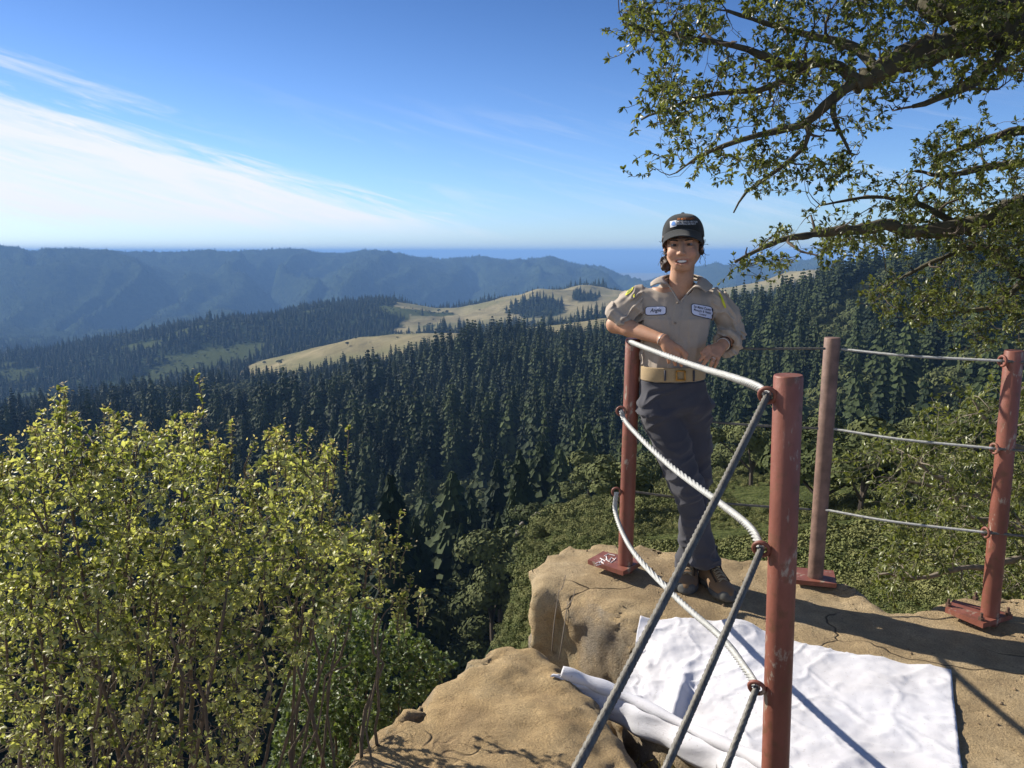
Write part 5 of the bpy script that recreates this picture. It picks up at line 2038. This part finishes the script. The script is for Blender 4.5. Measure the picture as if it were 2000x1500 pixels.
cf.append(tuple((nt_ - 1) * na + ia for ia in range(na)))
cap = empty('cap', (0, 0, 0))
cap.parent = PER
crown_v = np.array(cv)
crown = pobj('cap_crown', mesh_from('cap_crown', crown_v, cf), M['cap'], cap)
cap_bvh = BVHTree.FromPolygons([tuple(q_) for q_ in crown_v.tolist()], cf)
vv, vf = [], []
nph, nr = 41, 10
for i_ in range(nph):
    u = -1 + 2 * i_ / (nph - 1)
    ph = u * R(68)
    fr = math.cos(ph)
    xin, yin = CA * 0.985 * math.sin(ph), 0.014 - CBk * 0.93 * 0.985 * math.cos(ph)
    z0 = 0.026 + 0.034 * fr ** 1.3 + 0.006
    Lv = 0.066 * (1 - abs(u) ** 3.0) + 0.003
    for j_ in range(nr):
        t = j_ / (nr - 1)
        vv.append(H(xin * (1 + 0.03 * t), yin - Lv * t, z0 - 0.022 * t - 0.006 * math.sin(t * 2) - 0.010 * t * u * u))
i, j = np.meshgrid(np.arange(nph - 1), np.arange(nr - 1), indexing='ij')
q = (i * nr + j).ravel()
vis_o = pobj('visor', mesh_from('visor', np.array(vv), np.stack([q, q + 1, q + nr + 1, q + nr], 1)), M['cap'], cap)
sm = vis_o.modifiers.new('thickness', 'SOLIDIFY')
sm.thickness = 0.0035
m = MB()
m.tube([H(0, 0.014, 0.129), H(0, 0.014, 0.1335)], [0.008, 0.005], 12)
pobj('top_button', m.mesh('top_button'), M['cap'], cap)

# ---- patches and lettering laid on a surface, addressed by where they are seen
CAMV = Vector((0, 0, CAM_Z))


def on_surface(bvh, px_, rw, off):
    dv = Vector(ray(px_, rw)).normalized()
    h = bvh.ray_cast(CAMV, dv)
    if h[0] is None:
        h = bvh.find_nearest(CAMV + dv * 3.42)
    n_ = h[1] if h[1].dot(dv) < 0 else -h[1]
    return np.array(h[0] + (n_ * 0.6 - dv * 0.4) * off)


def bil(c, u, w):
    c = np.array(c, float)
    return (c[0] * (1 - u) + c[1] * u) * (1 - w) + (c[3] * (1 - u) + c[2] * u) * w


def patch(name, bvh, corners, off, mat, parent, inset=0.0, nu=14, nv=8, rnd=0.12):
    vs, fs = [], []
    for a_ in range(nu):
        for b_ in range(nv):
            u, w = a_ / (nu - 1), b_ / (nv - 1)
            uu, ww = 2 * u - 1, 2 * w - 1
            k = 1 - rnd * (abs(uu) * abs(ww)) ** 6
            u, w = 0.5 + 0.5 * uu * k, 0.5 + 0.5 * ww * k
            u, w = inset + u * (1 - 2 * inset), inset * 1.8 + w * (1 - 3.6 * inset)
            vs.append(on_surface(bvh, *bil(corners, u, w), off))
            if a_ and b_:
                fs.append(((a_ - 1) * nv + b_ - 1, a_ * nv + b_ - 1, a_ * nv + b_, (a_ - 1) * nv + b_))
    o_ = pobj(name, mesh_from(name, np.array(vs), fs), mat, parent)
    return o_


def lettering(name, text, bvh, corners, box, off, mat, parent, shear=0.0, align='CENTER'):
    cu = bpy.data.curves.new('lettering', 'FONT')
    cu.body = text
    cu.align_x = align
    cu.shear = shear
    cu.space_line = 0.9
    cu.offset = 0.012
    cu.resolution_u = 3
    to_ = bpy.data.objects.new('lettering', cu)
    COL.objects.link(to_)
    dg_ = bpy.context.evaluated_depsgraph_get()
    me_ = bpy.data.meshes.new_from_object(to_.evaluated_get(dg_))
    bpy.data.objects.remove(to_)
    co = np.empty(len(me_.vertices) * 3)
    me_.vertices.foreach_get('co', co)
    co = co.reshape(-1, 3)
    lo, hi = co.min(0), co.max(0)
    u = box[0] + (co[:, 0] - lo[0]) / (hi[0] - lo[0]) * (box[2] - box[0])
    w = box[3] - (co[:, 1] - lo[1]) / (hi[1] - lo[1]) * (box[3] - box[1])
    out = np.array([on_surface(bvh, *bil(corners, a_, b_), off) for a_, b_ in zip(u, w)])
    me_.vertices.foreach_set('co', out.astype(np.float32).ravel())
    me_.update()
    return pobj(name, me_, mat, parent)


CL = [(1308, 433), (1367, 431), (1367, 444), (1308, 447)]
patch('logo_square', cap_bvh, [(1308.5, 432.5), (1321.5, 430), (1321.5, 441.5), (1309, 445)], 0.0015, M['white_thread'], cap, rnd=0.02)
patch('logo_mark', cap_bvh, [(1312, 435.5), (1317, 431.5), (1320.5, 439), (1311.5, 441.5)], 0.0028, M['blue_thread'], cap, nu=6, nv=6, rnd=0.3)
lettering('cap_lettering', 'SAN MATEO COUNTY', cap_bvh, [(1323, 426), (1356, 425), (1356, 429), (1323, 430)], (0, 0, 1, 1), 0.002, M['orange'], cap)
lettering('cap_lettering', 'MOSQUITO & VECTOR\nCONTROL DISTRICT', cap_bvh, [(1323, 431), (1362, 432), (1363, 439), (1323, 439.5)], (0, 0, 1, 1), 0.002, M['white_thread'], cap, align='LEFT')

# ---- shirt
shf = Field(W(1160, 760, 3.5) * (1, 0, 1) + (0, 3.30, 0), W(1480, 530, 3.5) * (1, 0, 1) + (0, 3.80, 0), 0.0036)


def row_z(r_, d_=3.52):
    return W(1000, r_, d_)[2]


def col_x(p_, r_=650, d_=3.52):
    return W(p_, r_, d_)[0]


TT = []
for rw, cx_, a_, b_, cy_ in ((548, 1329, 0.062, 0.062, 3.560), (560, 1328, 0.085, 0.064, 3.558), (568, 1326, 0.135, 0.070, 3.555), (580, 1324, 0.163, 0.082, 3.550), (600, 1322, 0.162, 0.103, 3.545), (622, 1320, 0.153, 0.118, 3.540), (645, 1318, 0.147, 0.117, 3.540), (672, 1316, 0.138, 0.108, 3.540), (700, 1314, 0.131, 0.104, 3.540), (722, 1313, 0.131, 0.104, 3.540), (742, 1313, 0.131, 0.102, 3.540)):
    TT.append((row_z(rw), col_x(cx_, rw), cy_, a_, b_))
shf.loft(TT, 0.02)
# sleeves
SL_end = W(1209, 622, 3.565)
shf.chain([W(1252, 583, 3.55), W(1232, 596, 3.56), SL_end], (0.050, 0.053, 0.050), 0.03)
shf.chain([W(1397, 586, 3.54), W(1419, 618, 3.56), W(1432, 648, 3.575)], (0.050, 0.050, 0.048), 0.03)
dirL = (SL_end - W(1240, 592, 3.555))
dirL = dirL / np.linalg.norm(dirL)
P = shf.points()
pxs, rws = project(P)
# open the left sleeve end and the collar V
axL = (P - SL_end) @ dirL
nearL = np.linalg.norm(P - SL_end, axis=-1) < 0.13
left_side = pxs < 1252
shf.d = np.where(nearL & left_side, np.maximum(shf.d, axL - 0.012), shf.d).astype(np.float32)
cuffs = []
# forearm part of the right sleeve, rolled
shf.chain([W(1433, 650, 3.575), W(1426, 664, 3.53), W(1419, 671, 3.495)], (0.049, 0.048, 0.046), 0.015)
dirR = W_R - E_R
dirR = dirR / np.linalg.norm(dirR)
endR = W(1419, 671, 3.495)
axR = (P - endR) @ dirR
nearR = np.linalg.norm(P - endR, axis=-1) < 0.085
shf.d = np.where(nearR & (pxs > 1392), np.maximum(shf.d, axR - 0.004), shf.d).astype(np.float32)
# hollow where the forearms come out
shf.cone(SL_end + dirL * 0.035, SL_end - dirL * 0.02, 0.047, 0.043, 0.006, 'sub')
shf.cone(endR + dirR * 0.03, endR - dirR * 0.03, 0.040, 0.038, 0.006, 'sub')
# rolled cuffs: lumpy rings
for c_, ax_, R0, r0 in ((SL_end + dirL * 0.004, dirL, 0.054, 0.0115), (SL_end - dirL * 0.016, dirL, 0.057, 0.011), (endR - dirR * 0.002, dirR, 0.046, 0.011), (endR - dirR * 0.022, dirR, 0.050, 0.011)):
    u_ = np.cross(ax_, (0, 0, 1.0))
    u_ /= np.linalg.norm(u_)
    w_ = np.cross(ax_, u_)
    ring = [c_ + (u_ * math.cos(t) + w_ * math.sin(t)) * R0 * (1 + 0.05 * math.sin(3 * t + R0 * 90)) + ax_ * 0.004 * math.sin(2 * t) for t in np.linspace(0, 2 * math.pi, 15)]
    shf.chain(ring, [r0] * 15, 0.007)
# folds and wrinkles
rel_ = P - np.array(W(1318, 640, 3.52))
arm_l, arm_r = pxs < 1256, pxs > 1392
q1 = np.stack([P[..., 0] / 0.05, P[..., 1] / 0.06, P[..., 2] / 0.16], -1)
w1 = 1 - 2 * np.abs(vnoise(q1 + 0.6 * vnoise(P / 0.07, 6)[..., None], 14))
q2 = np.stack([(P[..., 0] + P[..., 2]) / 0.075, P[..., 1] / 0.07, (P[..., 2] - P[..., 0]) / 0.030], -1)
w2 = 1 - 2 * np.abs(vnoise(q2 + 0.5 * vnoise(P / 0.05, 3)[..., None], 24))
q3 = np.stack([(P[..., 0] - P[..., 2]) / 0.075, P[..., 1] / 0.07, (P[..., 2] + P[..., 0]) / 0.030], -1)
w3 = 1 - 2 * np.abs(vnoise(q3 + 0.5 * vnoise(P / 0.05, 3)[..., None], 25))
low_ = sstep(rws, 660, 720)
disp = 0.0075 * np.clip(w1, 0, 1) * (0.40 + 1.3 * low_) * (~arm_l & ~arm_r) + 0.013 * np.clip(w2, -0.3, 1) * arm_l + 0.009 * np.clip(w3, -0.3, 1) * arm_r
front = P[..., 1] < 3.52
pock = front & (((pxs > 1345) & (pxs < 1384) & (rws > 622) & (rws < 681)) | ((pxs > 1257) & (pxs < 1311) & (rws > 622) & (rws < 681)))
plx = np.interp(rws, [585, 640, 690, 740], [1328, 1320, 1315, 1313])
plk = front & (pxs > plx - 8) & (pxs < plx + 7) & (rws > 583)
shf.d = (shf.d - disp - 0.0030 * pock - 0.0030 * plk).astype(np.float32)
tri_ = (rws < 587) & (pxs > np.interp(rws, [545, 556, 587], [1302, 1305, 1327])) & (pxs < np.interp(rws, [545, 560, 587], [1358, 1355, 1329])) & (P[..., 1] < 3.535)
shf.d = np.where(tri_, np.maximum(shf.d, 0.01), shf.d).astype(np.float32)
# neck hole
shf.cone(NK + np.array((0, 0.0, -0.03)), NK + np.array((0.003, -0.005, 0.08)), 0.056, 0.058, 0.006, 'sub')
v, f = shf.mesh()
shirt_bvh = BVHTree.FromPolygons([tuple(q_) for q_ in v.tolist()], [tuple(q_) for q_ in f.tolist()])
shirt = pobj('shirt', mesh_from('shirt', v, f), M['shirt'])
# collar
fold = catmull(pw((1306, 557, 3.425), (1298, 549, 3.455), (1297, 543, 3.50), (1306, 538, 3.57), (1331, 535, 3.605), (1357, 538, 3.57), (1366, 545, 3.50), (1363, 553, 3.455), (1353, 562, 3.425)), 40)
outer = catmull(pw((1271, 560, 3.405), (1271, 554, 3.445), (1275, 551, 3.51), (1293, 550, 3.61), (1331, 547, 3.64), (1372, 551, 3.61), (1390, 557, 3.51), (1389, 564, 3.445), (1378, 571, 3.405)), 40)
cv = []
for k in range(40):
    for t in np.linspace(0, 1, 6):
        p = fold[k] * (1 - t) + outer[k] * t
        p = p + np.array((0, 0, 0.010)) * math.sin(math.pi * t)
        cv.append(p)
i, j = np.meshgrid(np.arange(39), np.arange(5), indexing='ij')
q = (i * 6 + j).ravel()
co_ = pobj('collar', mesh_from('collar', np.array(cv), np.stack([q, q + 1, q + 7, q + 6], 1)), M['shirt'], shirt)
sm = co_.modifiers.new('thickness', 'SOLIDIFY')
sm.thickness = 0.003
inn = catmull(pw((1325, 588, 3.405), (1315, 571, 3.43), (1305, 556, 3.435), (1298, 548, 3.48), (1306, 544, 3.57), (1331, 542, 3.60), (1357, 544, 3.57), (1365, 549, 3.48), (1355, 560, 3.435), (1343, 573, 3.43), (1330, 588, 3.405)), 50)
m = MB()
m.tube(inn, 0.0035, 6)
pobj('collar_band', m.mesh('collar_band'), M['shirt'], shirt)
for bx, by in ((1324, 592), (1319, 631), (1315, 668)):
    c_ = on_surface(shirt_bvh, bx, by, 0.003)
    m = MB()
    dv = -ray(bx, by) / np.linalg.norm(ray(bx, by))
    m.tube([c_ - dv * 0.002, c_ + dv * 0.0015], [0.0055, 0.005], 12)
    pobj('button', m.mesh('button'), M['button'], shirt)
nb = [(1260, 599), (1301.5, 598), (1301.5, 615), (1260.5, 616.5)]
p1 = patch('name_patch', shirt_bvh, nb, 0.0035, M['navy'], shirt)
patch('patch_field', shirt_bvh, nb, 0.0050, M['patch'], shirt, inset=0.035)
lettering('patch_lettering', 'Angie', shirt_bvh, nb, (0.24, 0.22, 0.76, 0.80), 0.0062, M['navy'], shirt, shear=0.35)
wb = [(1349, 592), (1393, 599.5), (1392.5, 625.5), (1350, 615)]
p2 = patch('agency_patch', shirt_bvh, wb, 0.0035, M['navy'], shirt)
patch('patch_field', shirt_bvh, wb, 0.0050, M['patch'], shirt, inset=0.03)
lettering('patch_lettering', 'San Mateo County\nMosquito & Vector\nControl', shirt_bvh, wb, (0.11, 0.15, 0.89, 0.86), 0.0062, M['navy'], shirt, shear=0.3)
sb = patch('shoulder_badge', shirt_bvh, [(1229, 564), (1240, 557), (1234, 570), (1219, 580)], 0.004, M['yellow'], shirt, nu=8, nv=8, rnd=0.3)
patch('badge_centre', shirt_bvh, [(1230, 565), (1237, 561), (1232, 569), (1223, 576)], 0.0055, M['olive'], shirt, nu=6, nv=6, rnd=0.3)
patch('shoulder_badge', shirt_bvh, [(1403, 571), (1407, 571), (1419, 601), (1414, 602)], 0.004, M['yellow'], shirt, nu=6, nv=8, rnd=0.3)

# ---- trousers
tf_ = Field(W(1220, 1125, 3.5) * (1, 0, 1) + (0, 3.25, 0), W(1425, 735, 3.5) * (1, 0, 1) + (0, 3.78, 0), 0.0045)
tf_.loft([(row_z(742), col_x(1313, 742), 3.52, 0.139, 0.106), (row_z(760), col_x(1315, 760), 3.52, 0.143, 0.110), (row_z(785), col_x(1318, 785), 3.52, 0.147, 0.112), (row_z(805), col_x(1322, 805), 3.525, 0.122, 0.092), (row_z(822), col_x(1326, 822), 3.53, 0.085, 0.065)], 0.03, 2.3)
A1, K1_, H1 = W(1286, 800, 3.495), W(1341, 945, 3.435), W(1378, 1098, 3.44)
A2, K2_, H2 = W(1352, 800, 3.535), W(1358, 940, 3.56), W(1345, 1108, 3.535)
tf_.chain([A2, A2 * 0.5 + K2_ * 0.5, K2_, K2_ * 0.5 + H2 * 0.5, H2], (0.082, 0.073, 0.059, 0.053, 0.053), 0.04)
tf_.chain([A1, A1 * 0.5 + K1_ * 0.5, K1_, K1_ * 0.5 + H1 * 0.5, H1], (0.087, 0.076, 0.060, 0.055, 0.057), 0.022)
P = tf_.points()
pxs, rws = project(P)
for hem, up_ in ((H1, A1 * 0.15 + K1_ * 0.85), (H2, K2_)):
    ax_ = hem - up_
    ax_ /= np.linalg.norm(ax_)
    tf_.d = np.where(np.linalg.norm(P - hem, axis=-1) < 0.10, np.maximum(tf_.d, (P - hem) @ ax_ - 0.012), tf_.d).astype(np.float32)
qd = np.stack([(P[..., 0] + 0.4 * P[..., 2]) / 0.10, P[..., 1] / 0.10, (P[..., 2] - 0.4 * P[..., 0]) / 0.042], -1)
wd = 1 - 2 * np.abs(vnoise(qd + 0.6 * vnoise(P / 0.09, 2)[..., None], 44))
zone = np.exp(-((rws - 800) / 30) ** 2) + np.exp(-((rws - 945) / 45) ** 2) + 0.9 * sstep(rws, 1030, 1090) + 0.3
tf_.d = (tf_.d - 0.012 * np.clip(wd, -0.2, 1) * zone).astype(np.float32)
v, f = tf_.mesh()
tr_bvh = BVHTree.FromPolygons([tuple(q_) for q_ in v.tolist()], [tuple(q_) for q_ in f.tolist()])
trousers = pobj('trousers', mesh_from('trousers', v, f), M['trousers'])

# ---- belt
bt = []
for k in range(64):
    t = 2 * math.pi * k / 64
    bt.append((math.sin(t), -math.cos(t)))
bv, bfc = [], []
for k, (sx, sy) in enumerate(bt):
    for rw, off in ((712, 0.004), (714, 0.006), (736, 0.006), (738, 0.004)):
        z_ = row_z(rw)
        a_ = 0.1335 + off
        b_ = 0.107 + off
        bv.append((col_x(1313, 735) + a_ * np.sign(sx) * abs(sx) ** 0.87, 3.52 + b_ * np.sign(sy) * abs(sy) ** 0.87, z_ + 0.004 * sx))
for k in range(64):
    n_ = (k + 1) % 64
    for r_ in range(3):
        bfc.append((k * 4 + r_, n_ * 4 + r_, n_ * 4 + r_ + 1, k * 4 + r_ + 1))
belt = pobj('belt', mesh_from('belt', np.array(bv), bfc), M['belt'])
sm = belt.modifiers.new('thickness', 'SOLIDIFY')
sm.thickness = 0.004
belt_bvh = BVHTree.FromPolygons([tuple(map(float, q_)) for q_ in bv], bfc)
m = MB()
fr_ = [on_surface(belt_bvh, a_, b_, 0.011) for a_, b_ in ((1321, 724), (1337, 724), (1337, 742), (1321, 742), (1321, 724))]
for a_, b_ in zip(fr_[:-1], fr_[1:]):
    m.tube([a_, b_], 0.0042, 8)
pobj('buckle', m.mesh('buckle'), M['brass'], belt)
for lx in (1299, 1354):
    m = MB()
    m.tube([on_surface(belt_bvh, lx, 723, 0.007), on_surface(belt_bvh, lx, 733, 0.009), on_surface(belt_bvh, lx, 743, 0.007)], 0.005, 6)
    pobj('belt_loop', m.mesh('belt_loop'), M['trousers'], trousers)

# ---- shoes
def shoe(name_ankle, heel, toe, label=None):
    heel, toe = np.array(heel), np.array(toe)
    ax_ = toe - heel
    ax_[2] = 0
    Ls = np.linalg.norm(ax_)
    ax_ /= Ls
    sd_ = np.array((ax_[1], -ax_[0], 0))
    up_ = np.array((0, 0, 1.0))

    def S(a_, b_, c_):
        return heel + ax_ * a_ + sd_ * b_ + up_ * c_
    sf_ = Field(np.minimum(heel, toe) - (0.09, 0.09, 0.03), np.maximum(heel, toe) + (0.09, 0.09, 0.17), 0.0035)
    Rm = np.stack([ax_, sd_, up_], 1)
    sf_.cone(S(0.035, 0, 0.045), S(0.045, 0, 0.12), 0.036, 0.040, 0.01)
    sf_.cone(S(0.03, 0, 0.042), S(0.14, 0, 0.044), 0.035, 0.040, 0.02)
    sf_.ell(S(Ls - 0.075, 0, 0.034), (0.085, 0.047, 0.036), 0.025, rot=Rm)
    sf_.cone(S(0.075, 0, 0.085), S(0.15, 0, 0.055), 0.030, 0.030, 0.02)
    sf_.cut(heel + up_ * 0.018, (0, 0, -1))
    v_, f_ = sf_.mesh()
    e_ = empty('shoe')
    e_.parent = PER
    up_me = mesh_from('upper', v_, f_)
    uo = pobj('upper', up_me, M['shoe'], e_)
    sl = Field(np.minimum(heel, toe) - (0.09, 0.09, 0.03), np.maximum(heel, toe) + (0.09, 0.09, 0.10), 0.0035)
    sl.ell(S(Ls - 0.077, 0, 0.016), (0.092, 0.053, 0.030), 0.02, rot=Rm)
    sl.ell(S(0.045, 0, 0.016), (0.058, 0.043, 0.028), 0.02, rot=Rm)
    sl.cone(S(0.03, 0, 0.012), S(Ls - 0.06, 0, 0.012), 0.030, 0.036, 0.02)
    sl.ell(S(Ls - 0.022, 0, 0.030), (0.032, 0.040, 0.027), 0.01, rot=Rm)
    sl.cut(heel + up_ * 0.001, (0, 0, -1))
    Pq = sl.points()
    toecap = 0.030 + 0.020 * sstep((Pq - heel) @ ax_, Ls - 0.055, Ls - 0.02)
    sl.d = np.maximum(sl.d, Pq[..., 2] - heel[2] - toecap).astype(np.float32)
    v_, f_ = sl.mesh()
    pobj('sole', mesh_from('sole', v_, f_), M['rubber'], e_)
    ub = BVHTree.FromPolygons([tuple(map(float, q_)) for q_ in (np.array([tuple(w_.co) for w_ in up_me.vertices]) + PB)], [tuple(p_.vertices) for p_ in up_me.polygons])

    def drop(a_, b_, off=0.002):
        h_ = ub.ray_cast(Vector(S(a_, b_, 0.3)), Vector((0, 0, -1)))
        return np.array(h_[0]) + up_ * off if h_[0] is not None else S(a_, b_, 0.08)
    for k in range(5):
        a_ = 0.095 + 0.02 * k
        m_ = MB()
        m_.tube([drop(a_, -0.021), drop(a_ + 0.006, 0, 0.004), drop(a_ + 0.012, 0.021)], 0.0026, 6)
        m_.tube([drop(a_, 0.021), drop(a_ + 0.006, 0, 0.005), drop(a_ + 0.012, -0.021)], 0.0026, 6)
        pobj('lace', m_.mesh('lace'), M['lace'], e_)
    for s_ in (-1, 1):
        m_ = MB()
        m_.tube([drop(0.075, 0.024 * s_, 0.0005), drop(0.12, 0.027 * s_, 0.0005), drop(0.18, 0.030 * s_, 0.0005)], 0.0055, 6)
        pobj('side_panel', m_.mesh('side_panel'), M['shoe_dark'], e_)
    m_ = MB()
    m_.tube([S(0.05, 0, 0.10), S(0.045, 0, 0.18)], [0.034, 0.036], 14)
    pobj('sock', m_.mesh('sock'), M['cord'], e_)
    return e_


def gz(p_):
    z_ = down(bvh_plat, p_[0], p_[1], 0.0)
    return np.array((p_[0], p_[1], z_))


t1, t2 = G(1400, 1164, 0.0), G(1343, 1149, 0.0)
h1 = np.array((W(1381, 1100, 3.50)[0], 3.545, 0))
h2 = np.array((W(1352, 1100, 3.58)[0] + 0.0, 3.62, 0))
t1 = h1 + (t1 - h1) / np.linalg.norm((t1 - h1)[:2]) * 0.255
t2 = h2 + (t2 - h2) / np.linalg.norm((t2 - h2)[:2]) * 0.25
for a_, b_ in ((h1, t1), (h2, t2)):
    zf = max(gz(a_)[2], gz(b_)[2]) - 0.006
    a_[2] = b_[2] = zf
shoe('r', h1, t1)
shoe('l', h2, t2)

# ---- bracelets and ring
def bangle(name, c_, ax_, R0, r0, mat):
    m_ = MB()
    torus(m_, c_, ax_, R0, r0, 28, 6)
    return pobj(name, m_.mesh(name), mat, PER)


fa = (W_L - E_L) / np.linalg.norm(W_L - E_L)
bangle('bracelet', W_L - fa * 0.008, fa + np.array((0.1, 0, -0.35)), 0.0275, 0.0018, M['silver'])
fr2 = (W_R - E_R) / np.linalg.norm(W_R - E_R)
bangle('bracelet', W_R - fr2 * 0.010, fr2, 0.0275, 0.0022, M['silver'])
bangle('bracelet', W_R - fr2 * 0.022, fr2 + np.array((0, 0, 0.2)), 0.0295, 0.0022, M['cord'])
bangle('finger_ring', W(1393, 701, 3.374), W(1396, 695, 3.382) - W(1391, 707, 3.366), 0.0098, 0.0016, M['silver'])
# ------------------------------------------------------------------ haze
hb = MB()
hb.box((0, 0, (-760 + 85) / 2), (124000, 124000, 760 + 85))
hm = bpy.data.materials.new('haze_air')
hm.use_nodes = True
hn = hm.node_tree
hn.nodes.remove(hn.nodes['Principled BSDF'])
pv = hn.nodes.new('ShaderNodeVolumePrincipled')
pv.inputs['Color'].default_value = (0.29, 0.55, 1.0, 1)
pv.inputs['Density'].default_value = 8.0e-5
pv.inputs['Anisotropy'].default_value = 0.0
hn.links.new(pv.outputs[0], hn.nodes['Material Output'].inputs['Volume'])
tag(obj('haze', hb.mesh('haze', False), hm), 'pale blue haze lying over the valley and the ocean', 'haze', kind='stuff')
